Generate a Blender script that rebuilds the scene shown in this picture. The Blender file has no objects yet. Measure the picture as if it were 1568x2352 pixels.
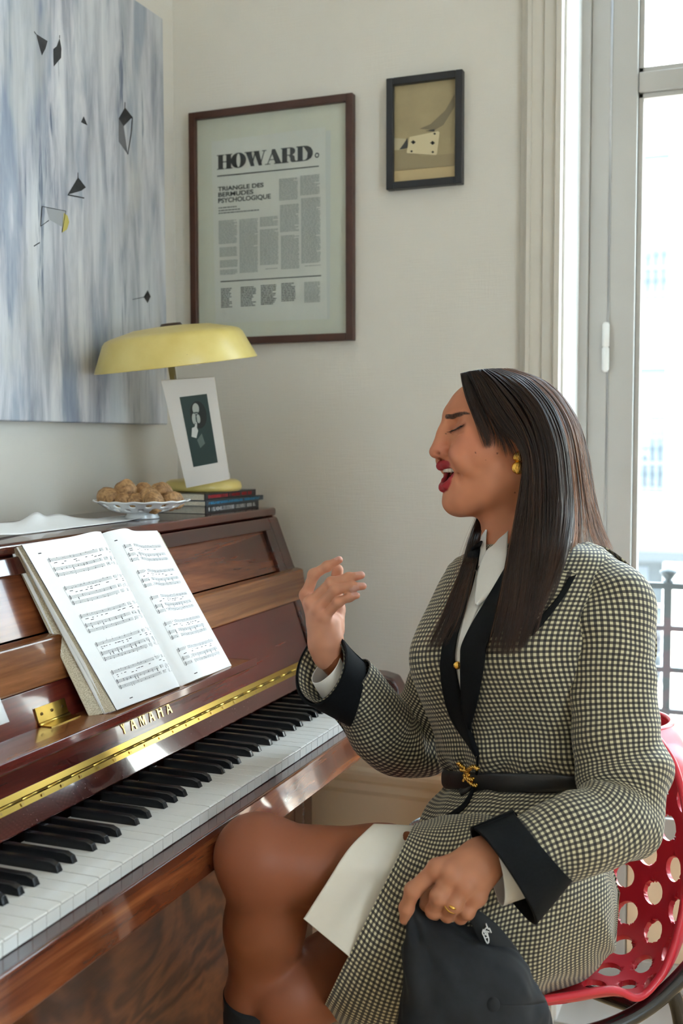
import bpy, bmesh, math, random
import numpy as np
from mathutils import Vector, Matrix
from mathutils.bvhtree import BVHTree
from mathutils.noise import noise as mnoise

sc = bpy.context.scene
COL = sc.collection
RND = random.Random(7)
NPR = np.random.RandomState(11)

# ------------------------------------------------------------------ camera
# world: metres, floor z=0, x=0 the front edge of the white keys, y=0 the treble end of the keyboard
FPX, YAW, PIT, ROL = 2541.92, 0.37643971, 0.065111285, -0.00190658
CAM = np.array([0.699732518, -2.01411443, 1.20900355])
_fw = np.array([-math.sin(YAW)*math.cos(PIT), math.cos(YAW)*math.cos(PIT), -math.sin(PIT)])
_r0 = np.cross(_fw, [0, 0, 1.0]); _r0 /= np.linalg.norm(_r0); _u0 = np.cross(_r0, _fw)
RT = _r0*math.cos(ROL)+_u0*math.sin(ROL)          # image right
UP = -_r0*math.sin(ROL)+_u0*math.cos(ROL)         # image up
FW = _fw
cam = bpy.data.objects.new('camera', bpy.data.cameras.new('camera')); COL.objects.link(cam)
cam.data.sensor_fit = 'HORIZONTAL'; cam.data.sensor_width = 36.0; cam.data.lens = FPX/1568*36.0
cam.data.clip_start = 0.02; cam.data.clip_end = 200
cam.matrix_world = Matrix(((RT[0], UP[0], -FW[0], CAM[0]), (RT[1], UP[1], -FW[1], CAM[1]), (RT[2], UP[2], -FW[2], CAM[2]), (0, 0, 0, 1)))
cam.data.dof.use_dof = True; cam.data.dof.focus_distance = 1.62; cam.data.dof.aperture_fstop = 7.5
sc.camera = cam
def ray(px, py): return RT*((px-784)/FPX) - UP*((py-1176)/FPX) + FW
def at(px, py, d): return CAM + ray(px, py)*d              # a point of the place, d metres along the view axis
def onp(px, py, ax, v):                                    # ... on the plane axis=ax at v
    r = ray(px, py); return CAM + r*((v-CAM[ax])/r[ax])
def onpl(px, py, p0, n):
    r = ray(px, py); return CAM + r*(np.dot(np.asarray(p0)-CAM, n)/np.dot(r, n))

# ------------------------------------------------------------------ light and exposure
sc.view_settings.view_transform = 'Standard'; sc.view_settings.look = 'None'
sc.view_settings.gamma = 1.0; sc.view_settings.use_curve_mapping = False
sc.view_settings.exposure = 2.0
sc.cycles.use_denoising = True
sc.cycles.max_bounces = 10; sc.cycles.diffuse_bounces = 6; sc.cycles.glossy_bounces = 5
sc.cycles.transmission_bounces = 6; sc.cycles.transparent_max_bounces = 16
sc.cycles.sample_clamp_indirect = 12.0
wld = bpy.data.worlds.new('sky'); sc.world = wld; wld.use_nodes = True
wn = wld.node_tree.nodes; wl = wld.node_tree.links
for n_ in list(wn): wn.remove(n_)
wbg = wn.new('ShaderNodeBackground'); wout = wn.new('ShaderNodeOutputWorld')
wbg.inputs[0].default_value = (0.70, 0.86, 1.0, 1); wbg.inputs[1].default_value = 4.4
wl.new(wbg.outputs[0], wout.inputs[0])
sun = bpy.data.objects.new('sun', bpy.data.lights.new('sun', 'SUN')); COL.objects.link(sun)
sun.data.energy = 8.0; sun.data.angle = 0.05; sun.data.color = (1.0, 0.95, 0.88)
sun.rotation_euler = (math.radians(42), 0, math.radians(-12))     # high behind the house, lights the facade across the street

# ------------------------------------------------------------------ helpers
def tag(o, label=None, cat=None, group=None, kind=None):
    if label: o['label'] = label
    if cat: o['category'] = cat
    if group: o['group'] = group
    if kind: o['kind'] = kind
    return o
def empty(name, loc, label=None, cat=None, group=None, rz=0):
    o = bpy.data.objects.new(name, None); COL.objects.link(o); o.location = loc; o.rotation_euler = (0, 0, rz)
    o.empty_display_size = 0.05
    return tag(o, label, cat, group)
def link(name, me, mat=None, parent=None, smooth=False):
    o = bpy.data.objects.new(name, me); COL.objects.link(o)
    if mat is not None and not me.materials: me.materials.append(mat)
    if parent is not None:
        o.parent = parent
        o.matrix_parent_inverse = Matrix.Translation(-Vector(parent.location)) if parent.rotation_euler.z == 0 else parent_inv(parent)
    if smooth: me.polygons.foreach_set('use_smooth', [True]*len(me.polygons))
    return o
def parent_inv(p):
    return (Matrix.Translation(p.location) @ p.rotation_euler.to_matrix().to_4x4()).inverted()
def bm_obj(name, bm, mat=None, parent=None, smooth=False, bevel=0, bseg=2):
    me = bpy.data.meshes.new(name)
    bmesh.ops.recalc_face_normals(bm, faces=bm.faces[:]); bm.to_mesh(me); bm.free()
    o = link(name, me, mat, parent, smooth)
    if bevel:
        m = o.modifiers.new('bevel', 'BEVEL'); m.width = bevel; m.segments = bseg; m.limit_method = 'ANGLE'; m.angle_limit = 0.6
        me.polygons.foreach_set('use_smooth', [True]*len(me.polygons))
        try: m.harden_normals = True
        except Exception: pass
    return o
def bbox(bm, x0, x1, y0, y1, z0, z1):
    v = [bm.verts.new((x, y, z)) for x in (x0, x1) for y in (y0, y1) for z in (z0, z1)]
    for f in ((0, 1, 3, 2), (4, 6, 7, 5), (0, 4, 5, 1), (2, 3, 7, 6), (0, 2, 6, 4), (1, 5, 7, 3)): bm.faces.new([v[i] for i in f])
    return v
def box(name, x0, x1, y0, y1, z0, z1, mat, parent=None, bevel=0, bseg=2):
    bm = bmesh.new(); bbox(bm, x0, x1, y0, y1, z0, z1); return bm_obj(name, bm, mat, parent, bevel=bevel, bseg=bseg)
def prism(bm, pts, vec):                                    # polygon (list of 3d points) extruded by vec
    a = [bm.verts.new(p) for p in pts]; b = [bm.verts.new(np.asarray(p)+np.asarray(vec)) for p in pts]
    bm.faces.new(a); bm.faces.new(b[::-1]); n = len(pts)
    for i in range(n): bm.faces.new((a[i], b[i], b[(i+1) % n], a[(i+1) % n]))
def extrude_y(name, prof, y0, y1, mat, parent=None, bevel=0, bseg=2):   # profile in (x,z)
    bm = bmesh.new(); prism(bm, [(x, y0, z) for x, z in prof], (0, y1-y0, 0)); return bm_obj(name, bm, mat, parent, bevel=bevel, bseg=bseg)
def pydata(name, v, f, mat=None, parent=None, smooth=True, uv=None):
    me = bpy.data.meshes.new(name); me.from_pydata([tuple(map(float, p)) for p in v], [], f); me.update()
    o = link(name, me, mat, parent, smooth)
    if uv is not None:
        l = me.uv_layers.new(name='UVMap'); li = np.zeros(len(me.loops), dtype=np.int64); me.loops.foreach_get('vertex_index', li)
        l.data.foreach_set('uv', np.asarray(uv, dtype=np.float32)[li].ravel())
    return o
def grid_faces(nu, nv, wrap_u=False, wrap_v=False):
    f = []
    for j in range(nv if wrap_v else nv-1):
        for i in range(nu if wrap_u else nu-1):
            a = j*nu+i; b = j*nu+(i+1) % nu; c = ((j+1) % nv)*nu+(i+1) % nu; d = ((j+1) % nv)*nu+i
            f.append((a, b, c, d))
    return f
def grid_obj(name, P, mat, parent=None, smooth=True, thick=0, uv=None, subsurf=0, wrap_u=False, offset=-1):   # P: (nv,nu,3)
    P = np.asarray(P, float); nv, nu = P.shape[:2]
    o = pydata(name, P.reshape(-1, 3), grid_faces(nu, nv, wrap_u), mat, parent, smooth, None if uv is None else np.asarray(uv).reshape(-1, 2))
    if thick:
        m = o.modifiers.new('solid', 'SOLIDIFY'); m.thickness = thick; m.offset = offset
    if subsurf:
        m = o.modifiers.new('sub', 'SUBSURF'); m.levels = subsurf; m.render_levels = subsurf
    return o
def tube_pts(pts, rad, n=10, closed=False, cap=True, start=0):
    pts = np.asarray(pts, float); m = len(pts); rad = np.broadcast_to(np.asarray(rad, float), (m,))
    T = np.gradient(pts, axis=0)
    if closed: T = (np.roll(pts, -1, 0)-np.roll(pts, 1, 0))
    T /= np.linalg.norm(T, axis=1)[:, None]+1e-12
    ref = np.array([0, 0, 1.0]) if abs(T[0][2]) < .9 else np.array([1.0, 0, 0])
    N = np.cross(T[0], ref); N /= np.linalg.norm(N); V = []; 
    for i in range(m):
        N = N-T[i]*np.dot(N, T[i]); N /= np.linalg.norm(N); B = np.cross(T[i], N)
        for k in range(n):
            a = 2*math.pi*k/n; V.append(pts[i]+rad[i]*(math.cos(a)*N+math.sin(a)*B))
    F = [tuple(q+start for q in f) for f in grid_faces(n, m, True, closed)]
    if cap and not closed:
        F.append(tuple(start+i for i in range(n))[::-1]); F.append(tuple(start+(m-1)*n+i for i in range(n)))
    return V, F
def tube(name, pts, rad, mat, parent=None, n=10, closed=False, smooth=True):
    v, f = tube_pts(pts, rad, n, closed); return pydata(name, v, f, mat, parent, smooth)
def tubes(name, lst, mat, parent=None, n=8):
    V, F = [], []
    for pts, rad, closed in lst:
        v, f = tube_pts(pts, rad, n, closed, True, len(V)); V += v; F += f
    return pydata(name, V, F, mat, parent, True)
def lathe_pts(prof, n=32):       # (r,z) about z
    V = [(r*math.cos(2*math.pi*k/n), r*math.sin(2*math.pi*k/n), z) for r, z in prof for k in range(n)]
    F = grid_faces(n, len(prof), True)
    if prof[0][0] > 1e-6: F.append(tuple(range(n))[::-1])
    if prof[-1][0] > 1e-6: F.append(tuple(range((len(prof)-1)*n, len(prof)*n)))
    return V, F
def lathe(name, prof, c, mat, parent=None, n=32, M=None):
    v, f = lathe_pts(prof, n); M = np.eye(3) if M is None else M
    return pydata(name, [M@np.array(p)+np.asarray(c) for p in v], f, mat, parent)
def catmull(P, n):                # P (k,d) control points -> n points through them
    P = np.asarray(P, float); k = len(P); t = np.linspace(0, k-1, n); out = np.zeros((n, P.shape[1]))
    for q, s in enumerate(t):
        i = min(int(s), k-2); u = s-i; p0, p1, p2, p3 = P[max(i-1, 0)], P[i], P[i+1], P[min(i+2, k-1)]
        out[q] = .5*((2*p1)+(-p0+p2)*u+(2*p0-5*p1+4*p2-p3)*u*u+(-p0+3*p1-3*p2+p3)*u**3)
    return out
def unit(v): v = np.asarray(v, float); return v/np.linalg.norm(v)
def sstep(a, b, x): t = np.clip((x-a)/(b-a), 0, 1); return t*t*(3-2*t)

# ------------------------------------------------------------------ materials
class NT:
    def __init__(s, name):
        s.m = bpy.data.materials.new(name); s.m.use_nodes = True; s.t = s.m.node_tree; s.n = s.t.nodes; s.l = s.t.links
        s.b = s.n['Principled BSDF']; s.out = s.n['Material Output']
    def node(s, typ, **kw):
        n = s.n.new(typ)
        for k, v in kw.items():
            if k.startswith('i_'): n.inputs[int(k[2:])].default_value = v
            else: setattr(n, k, v)
        return n
    def link(s, a, b): s.l.new(a, b)
    def set(s, **kw):
        for k, v in kw.items(): s.b.inputs[k.replace('_', ' ')].default_value = v
        return s
    def coords(s, kind='Object', scale=(1, 1, 1), rot=(0, 0, 0)):
        c = s.node('ShaderNodeTexCoord'); m = s.node('ShaderNodeMapping'); m.inputs['Scale'].default_value = scale; m.inputs['Rotation'].default_value = rot
        s.link(c.outputs[kind], m.inputs[0]); return m.outputs[0]
    def noise(s, vec, scale, detail=4, rough=.55, dist=0):
        n = s.node('ShaderNodeTexNoise'); n.inputs['Scale'].default_value = scale; n.inputs['Detail'].default_value = detail
        n.inputs['Roughness'].default_value = rough; n.inputs['Distortion'].default_value = dist
        if vec is not None: s.link(vec, n.inputs['Vector'])
        return n.outputs['Fac']
    def ramp(s, fac, stops, interp='LINEAR'):
        r = s.node('ShaderNodeValToRGB'); r.color_ramp.interpolation = interp; e = r.color_ramp.elements
        while len(e) < len(stops): e.new(.5)
        for q, (p, c) in zip(e, stops): q.position = p; q.color = (*c, 1) if len(c) == 3 else c
        s.link(fac, r.inputs[0]); return r.outputs[0]
    def mix(s, fac, a, b, typ='MIX'):
        n = s.node('ShaderNodeMix', data_type='RGBA', blend_type=typ)
        for sock, v in ((n.inputs[0], fac), (n.inputs[6], a), (n.inputs[7], b)):
            if isinstance(v, (int, float)): sock.default_value = v
            elif isinstance(v, tuple): sock.default_value = (*v, 1) if len(v) == 3 else v
            else: s.link(v, sock)
        return n.outputs[2]
    def math(s, op, a, b=0.0, c=None):
        n = s.node('ShaderNodeMath', operation=op)
        for i, v in enumerate((a, b, c)):
            if v is None: continue
            if isinstance(v, (int, float)): n.inputs[i].default_value = v
            else: s.link(v, n.inputs[i])
        return n.outputs[0]
    def color(s, c): s.link(c, s.b.inputs['Base Color']); return s
    def bump(s, h, strength=.3, dist=.002):
        b = s.node('ShaderNodeBump'); b.inputs['Strength'].default_value = strength; b.inputs['Distance'].default_value = dist
        s.link(h, b.inputs['Height']); s.link(b.outputs[0], s.b.inputs['Normal']); return s
def plain(name, col, rough=.5, metal=0.0, coat=0.0, spec=.5, var=0.0, vscale=8, bump=0.0, bscale=200, sheen=0.0):
    t = NT(name); t.set(Base_Color=(*col, 1), Roughness=rough, Metallic=metal, Coat_Weight=coat)
    t.b.inputs['Specular IOR Level'].default_value = spec
    if sheen: t.b.inputs['Sheen Weight'].default_value = sheen
    v = None
    if var:
        v = t.coords(); n = t.noise(v, vscale, 5)
        a = tuple(max(0, c*(1-var)) for c in col); b = tuple(min(1, c*(1+var)) for c in col)
        t.color(t.ramp(n, [(.3, a), (.7, b)]))
    if bump: t.bump(t.noise(t.coords(), bscale, 3), bump, .001)
    return t.m
def wood(name, dark, mid, light, along='y', scale=1.0, rough=.16, coat=.9, contrast=(.35, .65), fine=1.0, lon=1.4, crs=16.0):
    t = NT(name); s = {'y': (crs, lon, crs), 'z': (crs, crs, lon), 'x': (lon, crs, crs)}[along]
    v = t.coords('Object', tuple(q*scale for q in s))
    n1 = t.noise(v, 1.0, 6, .62, 1.1)
    s2 = {'y': (150, 6, 150), 'z': (150, 150, 6), 'x': (6, 150, 150)}[along]
    n2 = t.noise(t.coords('Object', s2), 1.0, 3, .6)
    c = t.ramp(n1, [(contrast[0], dark), (.5, mid), (contrast[1], light)])
    c = t.mix(t.math('MULTIPLY', t.ramp(n2, [(.35, (0, 0, 0)), (.7, (1, 1, 1))]), .35*fine), c, tuple(q*.35 for q in dark), 'MIX')
    t.color(c); t.set(Roughness=rough, Coat_Weight=coat, Coat_Roughness=.04); t.bump(t.noise(t.coords(), 9, 2), .05, .004)
    return t.m
# ================================================================== the room
XL, YW, YG = -0.56, 0.17, 0.345            # left wall, far wall, window plane
XR, YF, ZC = 3.3, -3.7, 2.95
def wallpaper(name, base):
    t = NT(name); v = t.coords()
    n = t.noise(v, 3.0, 3); c = t.ramp(n, [(.3, tuple(q*.96 for q in base)), (.7, base)])
    t.color(c); t.set(Roughness=.75)
    w1 = t.noise(t.coords('Object', (25, 25, 420)), 1.0, 2); w2 = t.noise(t.coords('Object', (320, 320, 40)), 1.0, 2)
    t.bump(t.math('ADD', w1, w2), .35, .0012); return t.m
M_WALL = wallpaper('woven_wallpaper', (.70, .665, .60))
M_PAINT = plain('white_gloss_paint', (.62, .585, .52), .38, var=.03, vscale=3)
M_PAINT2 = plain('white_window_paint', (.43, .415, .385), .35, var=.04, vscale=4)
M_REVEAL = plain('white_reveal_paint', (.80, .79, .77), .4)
M_DADO = plain('beige_panelling', (.82, .62, .42), .45, var=.04, vscale=3)  # one beige base for dado, lower panels and window boards
M_CEIL = plain('ceiling_paint', (.78, .77, .74), .9)
M_FLOOR = wood('oak_floor', (.44, .27, .125), (.58, .38, .19), (.68, .47, .26), 'x', 1.0, .35, .2)
M_GAP = plain('dark_gap', (.02, .018, .015), .9)

fl = box('floor', XL-.1, XR+.1, YF-.1, YW+.3, -.06, -.012, M_GAP); tag(fl, kind='structure')
bw = .09; nb = int((YW+.2-YF)/bw); bmsh = None
for i in range(nb):
    y0 = YF+i*bw
    if bmsh is None:
        o = box('floor_board', XL, XR, 0.0006, bw-.0006, -.012, 0, M_FLOOR, fl, bevel=.001); bmsh = o.data
    else:
        o = link('floor_board', bmsh, None, fl); m = o.modifiers.new('bevel', 'BEVEL'); m.width = .001
    o.location = (0, y0, 0)
tag(box('ceiling', XL-.1, XR+.1, YF-.1, YW+.3, ZC, ZC+.08, M_CEIL), kind='structure')
tag(box('wall_left', XL-.1, XL, YF, YW, 0, ZC, M_WALL), kind='structure')
W3 = (-3.2, -2.3); Z3 = (.45, 2.55)          # unseen window added in the right-hand wall for fill light
bm = bmesh.new()
for q in ((YF, W3[0], 0, ZC), (W3[1], YW, 0, ZC), (W3[0], W3[1], 0, Z3[0]), (W3[0], W3[1], Z3[1], ZC)): bbox(bm, XR, XR+.1, q[0], q[1], q[2], q[3])
tag(bm_obj('wall_right', bm, M_WALL), kind='structure')
tag(box('wall_front', XL, XR, YF-.1, YF, 0, ZC, M_WALL), kind='structure')
# far wall around the seen French window and one added for light
W1 = (.30, 1.42); W2 = (1.95, 3.07); WZ0, WZ1 = .03, 2.62
bm = bmesh.new()
for a, b in ((XL-.1, W1[0]), (W1[1], W2[0]), (W2[1], XR+.1)): bbox(bm, a, b, YW, YW+.27, 0, ZC)
for a, b in (W1, W2): bbox(bm, a, b, YW, YW+.27, WZ1, ZC); bbox(bm, a, b, YW, YW+.27, 0, WZ0)
tag(bm_obj('wall_back', bm, M_WALL), kind='structure')
# dado rail, lower panelling and baseboards
for i, (a, b) in enumerate(((XL, .21), (1.51, 1.86), (3.16, XR))):
    prof = [(YW, .452), (YW-.008, .452), (YW-.012, .462), (YW-.012, .478), (YW-.02, .486), (YW-.026, .5), (YW-.026, .508), (YW-.014, .514), (YW-.01, .53), (YW, .532)]
    bm = bmesh.new(); prism(bm, [(a, y, z) for y, z in prof], (b-a, 0, 0)); tag(bm_obj('trim_%d' % (i+1), bm, M_DADO), kind='structure')
    bm = bmesh.new(); bbox(bm, a, b, YW-.007, YW, .11, .452); tag(bm_obj('trim_%d' % (i+4), bm, M_DADO), kind='structure')
    bm = bmesh.new(); bbox(bm, a, b, YW-.018, YW, 0, .11); tag(bm_obj('baseboard_%s' % ('back', 'back_mid', 'back_right')[i], bm, M_PAINT, bevel=.004), kind='structure')
tag(box('baseboard_left', XL, XL+.016, YF, YW-.02, 0, .11, M_PAINT, bevel=.004), kind='structure')

glass = NT('window_glass')
for n_ in list(glass.n):
    if n_ != glass.out: glass.n.remove(n_)
g_t = glass.node('ShaderNodeBsdfTransparent'); g_t.inputs[0].default_value = (.97, .985, .98, 1)
g_g = glass.node('ShaderNodeBsdfGlossy'); g_g.inputs['Roughness'].default_value = .02
g_l = glass.node('ShaderNodeLayerWeight'); g_l.inputs[0].default_value = .5; g_m = glass.node('ShaderNodeMixShader'); g_p = glass.math('ADD', glass.math('MULTIPLY', glass.math('POWER', g_l.outputs['Facing'], 5.0), .9), .025)
glass.link(g_p, g_m.inputs[0]); glass.link(g_t.outputs[0], g_m.inputs[1]); glass.link(g_g.outputs[0], g_m.inputs[2]); glass.link(g_m.outputs[0], glass.out.inputs[0])
M_GLASS = glass.m
M_HINGE = plain('white_painted_iron', (.74, .73, .70), .4)

def casing(parent, x0, x1):        # moulded architrave round an opening
    prof = [(-.082, 0), (-.082, -.010), (-.074, -.016), (-.068, -.023), (-.061, -.023), (-.060, -.016), (-.038, -.015), (-.036, -.020), (-.014, -.021), (-.012, -.028), (-.002, -.028), (0, 0)]
    bm = bmesh.new(); prism(bm, [(x0+a, YW+b, 0) for a, b in prof], (0, 0, WZ1+.08)); bm_obj('casing', bm, M_PAINT, parent)
    bm = bmesh.new(); prism(bm, [(x1-a, YW+b, 0) for a, b in prof], (0, 0, WZ1+.08)); bm_obj('casing', bm, M_PAINT, parent)
    bm = bmesh.new(); prism(bm, [(x0, YW+b, WZ1-a) for a, b in prof], (x1-x0, 0, 0)); bm_obj('casing', bm, M_PAINT, parent)
    # painted reveal lining
    box('reveal', x0, x0+.004, YW-.004, YG, WZ0, WZ1, M_REVEAL, parent); box('reveal', x1-.004, x1, YW-.004, YG, WZ0, WZ1, M_REVEAL, parent)
    box('reveal', x0, x1, YW, YG, WZ1-.004, WZ1, M_PAINT2, parent); box('sill', x0, x1, YW-.01, YG+.09, WZ0-.03, WZ0+.004, M_PAINT2, parent)
def french_window(name, x0, x1):
    w = empty(name, (x0, YG, 0)); tag(w, kind='structure')
    casing(w, x0, x1)
    F = .060; zt = WZ1; zb = WZ0; y0 = YG; y1 = YG+.055
    bm = bmesh.new()
    for a, b in ((x0, x0+.022), (x1-.022, x1)): bbox(bm, a, b, y0-.012, y1+.02, zb, zt)
    for a, b in ((x0+.022, x0+F), (x1-F, x1-.022)): bbox(bm, a, b, y0, y1+.02, zb, zt)
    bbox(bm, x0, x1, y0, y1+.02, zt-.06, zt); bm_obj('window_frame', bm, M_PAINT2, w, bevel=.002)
    xm = (x0+x1)/2; zp = .345; zm0, zm1 = 1.915, 1.956
    for a, b, s in ((x0+F+.003, xm-.002, 1), (xm+.002, x1-F-.003, -1)):
        sash = bmesh.new(); st = .052
        bbox(sash, a, a+st, y0+.006, y1, zb+.01, zt-.063); bbox(sash, b-st, b, y0+.006, y1, zb+.01, zt-.063)
        bbox(sash, a+st, b-st, y0+.006, y1, zt-.125, zt-.063); bbox(sash, a+st, b-st, y0+.006, y1, zp, zp+.07); bbox(sash, a+st, b-st, y0+.006, y1, zb+.01, zb+.07)
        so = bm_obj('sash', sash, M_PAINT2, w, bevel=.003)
        bm = bmesh.new(); bbox(bm, a+st, b-st, y0+.010, y1-.004, zm0, zm1); bm_obj('muntin', bm, M_PAINT2, so, bevel=.004)
        bm = bmesh.new(); d = .011
        for z0_, z1_ in ((zp+.07, zm0), (zm1, zt-.125)):
            for q in ((a+st, a+st+d, z0_, z1_), (b-st-d, b-st, z0_, z1_), (a+st, b-st, z0_, z0_+d), (a+st, b-st, z1_-d, z1_)): bbox(bm, q[0], q[1], y0+.018, y1-.008, q[2], q[3])
        bm_obj('glazing_bead', bm, M_PAINT2, so, bevel=.002)
        for z0_, z1_ in ((zp+.07, zm0), (zm1, zt-.125)): box('pane', a+st, b-st, y0+.031, y0+.034, z0_, z1_, M_GLASS, so)
        k = 5; bwid = (b-a-2*st)/k                              # tongue-and-groove boards below the glass
        for i in range(k): box('board', a+st+i*bwid+.0012, a+st+(i+1)*bwid-.0012, y0+.016, y0+.034, zb+.07, zp, M_DADO, so, bevel=.003)
        box('board_backing', a+st, b-st, y0+.035, y0+.04, zb+.07, zp, M_GAP, so)
    for z in (.55, 1.40, 2.25):
        for x in (x0+F-.001, x1-F+.001):
            h = lathe('hinge', [(.0, -.052), (.005, -.051), (.0075, -.046), (.0075, -.002), (.006, -.0015), (.006, .0015), (.0075, .002), (.0075, .046), (.005, .051), (0, .052)], (x, y0-.004, z), M_HINGE, w, 14)
    # espagnolette rod on the meeting stile
    tube('espagnolette', [(xm+.012, y0-.012, .1), (xm+.012, y0-.012, 2.5)], .007, M_HINGE, w)
    return w
french_window('window_1', *W1)
french_window('fill_window_far', *W2)  # unseen second window, added to let in more light
w3 = empty('fill_window_side', (XR, W3[0], Z3[0])); tag(w3, kind='structure')  # out-of-view window, added as camera-side fill
bm = bmesh.new(); a_, b_ = W3; c_, d_ = Z3
for q in ((a_, a_+.06, c_, d_), (b_-.06, b_, c_, d_), (a_, b_, c_, c_+.06), (a_, b_, d_-.06, d_), ((a_+b_)/2-.04, (a_+b_)/2+.04, c_, d_)): bbox(bm, XR+.03, XR+.08, q[0], q[1], q[2], q[3])
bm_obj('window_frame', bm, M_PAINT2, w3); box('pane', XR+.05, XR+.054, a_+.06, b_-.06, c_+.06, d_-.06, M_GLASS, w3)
for x0, x1 in (W1, W2):           # sampling portals in the two openings
    l = bpy.data.lights.new('window_portal', 'AREA'); l.shape = 'RECTANGLE'; l.size = x1-x0; l.size_y = WZ1-WZ0; l.cycles.is_portal = True
    o = bpy.data.objects.new('window_portal', l); COL.objects.link(o); o.location = ((x0+x1)/2, YG+.1, (WZ0+WZ1)/2); o.rotation_euler = (math.radians(-90), 0, 0)

# ------------------------------------------------------------------ outside: balcony railing, street, the house opposite
M_IRON = plain('grey_painted_iron', (.030, .036, .04), .5, .2)
M_STONE = plain('pale_limestone', (.78, .74, .66), .85, var=.06, vscale=1.5)
M_STONE2 = plain('tan_limestone', (.30, .20, .14), .85, var=.12, vscale=2)
M_SHUT = plain('grey_blue_window', (.055, .068, .085), .4, var=.2, vscale=1.5)
M_WPANE = plain('dark_street_pane', (.045, .055, .062), .2)
M_CURT = plain('pale_curtain', (.12, .13, .14), .9)
M_ASPH = plain('pale_paving', (.42, .41, .39), .9)
yb = .82
rl = empty('balcony_railing', (.6, yb, .1), 'dark grey iron balcony railing with square bars and a finial outside the window', 'railing')
for py, h in ((1346, .014), (1443, .012), (1538, .012), (1634, .012)):
    z = onp(1545, py, 1, yb)[2]; box('rail', .15, 1.75, yb-.01, yb+.01, z-h/2, z+h/2, M_IRON, rl)
zr = onp(1530, 1346, 1, yb)[2]; xp = onp(1533, 1400, 1, yb)[0]
for k in range(5):
    x = xp+.27*k
    if x > 1.7: break
    ps = box('post', x-.009, x+.009, yb-.009, yb+.009, -.05, zr, M_IRON, rl)
    lathe('finial', [(.011, 0), (.013, .006), (.008, .010), (.016, .022), (.021, .027), (.021, .032), (.012, .036), (0, .040)], (x, yb, zr+.006), M_IRON, ps, 14)
for x in (.17, 1.73): box('post', x-.012, x+.012, yb-.012, yb+.012, -.05, zr+.03, M_IRON, rl)
tag(box('balcony_slab', .0, 1.9, YW+.27, .95, -.16, -.02, M_STONE), kind='structure')
YO = 16.0
hs = empty('building', (0, YO, -14), 'sunlit pale stone apartment house across the street beyond the window', 'building')
bm = bmesh.new(); bbox(bm, -14, 22, YO, YO+3, -16, onp(1520, 90, 1, YO)[2]); bm_obj('facade', bm, M_STONE, hs)
zrow = [(onp(1500, 690, 1, YO)[2], onp(1500, 357, 1, YO)[2]), (onp(1500, 1132, 1, YO)[2], onp(1500, 845, 1, YO)[2])]
dz = zrow[0][0]-zrow[1][0]
zrow += [(zrow[1][0]-dz, zrow[1][1]-dz), (zrow[1][0]-2*dz, zrow[1][1]-2*dz)]
xr0 = onp(1538, 500, 1, YO)[0]; ww = 1.15; win_me = {}
for r, (z0, z1) in enumerate(zrow):
    for k in range(-2, 6):
        x1 = xr0+k*2.55; x0 = x1-ww
        fr = bmesh.new(); t_ = .13
        bbox(fr, x0-t_, x0, YO-.10, YO, z0-.05, z1); bbox(fr, x1, x1+t_, YO-.10, YO, z0-.05, z1); bbox(fr, x0-t_, x1+t_, YO-.10, YO, z1, z1+t_)
        wo = bm_obj('window', fr, M_STONE, hs)
        box('pane', x0, x1, YO-.04, YO-.015, z0, z1, M_SHUT if r == 0 else M_WPANE, wo)
        bm = bmesh.new(); bbox(bm, (x0+x1)/2-.035, (x0+x1)/2+.035, YO-.07, YO-.04, z0, z1)
        bbox(bm, x0, x1, YO-.07, YO-.04, z0+.62*(z1-z0), z0+.64*(z1-z0)); bm_obj('mullion', bm, M_STONE, wo)
        bm = bmesh.new(); bbox(bm, (x0+x1)/2+.12, (x0+x1)/2+.34, YO-.048, YO-.041, z0+.3*(z1-z0), z1-.12); bm_obj('curtain', bm, M_CURT, wo)
        bm = bmesh.new()
        for z in (z0+.05, z0+.45, z0+.85): bbox(bm, x0-.05, x1+.05, YO-.22, YO-.18, z, z+.045)
        for j in range(11): bbox(bm, x0+j*ww/10-.012, x0+j*ww/10+.012, YO-.21, YO-.19, z0, z0+.88)
        bm_obj('window_railing', bm, M_SHUT, wo)
for k, py in enumerate((735, 790, 1215)):
    z = onp(1520, py, 1, YO)[2]; box('cornice', -14, 22, YO-(.5, .25, .2)[k], YO, z-.06, z+.06, M_STONE, hs)
z0 = onp(1500, 1278, 1, YO)[2]; z1 = onp(1500, 1255, 1, YO)[2]
box('balcony', -14, 22, YO-.8, YO, z0, z1, M_IRON, hs)
z2 = onp(1500, 1350, 1, YO)[2]
for k in range(-3, 9):                                   # ground-floor shop bays of warmer stone
    box('shop_bay', xr0-2.2+k*2.55, xr0-.35+k*2.55, YO-.12, YO, -16, z2, M_STONE2, hs)
tag(box('street', -30, 40, 1.2, YO, -16.2, -16, M_ASPH), kind='structure')
# the house this room is in: outer wall below and above, roof
tag(box('wall_outside', -8, 12, .36, .46, -16, -.17, M_STONE), kind='structure')
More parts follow.
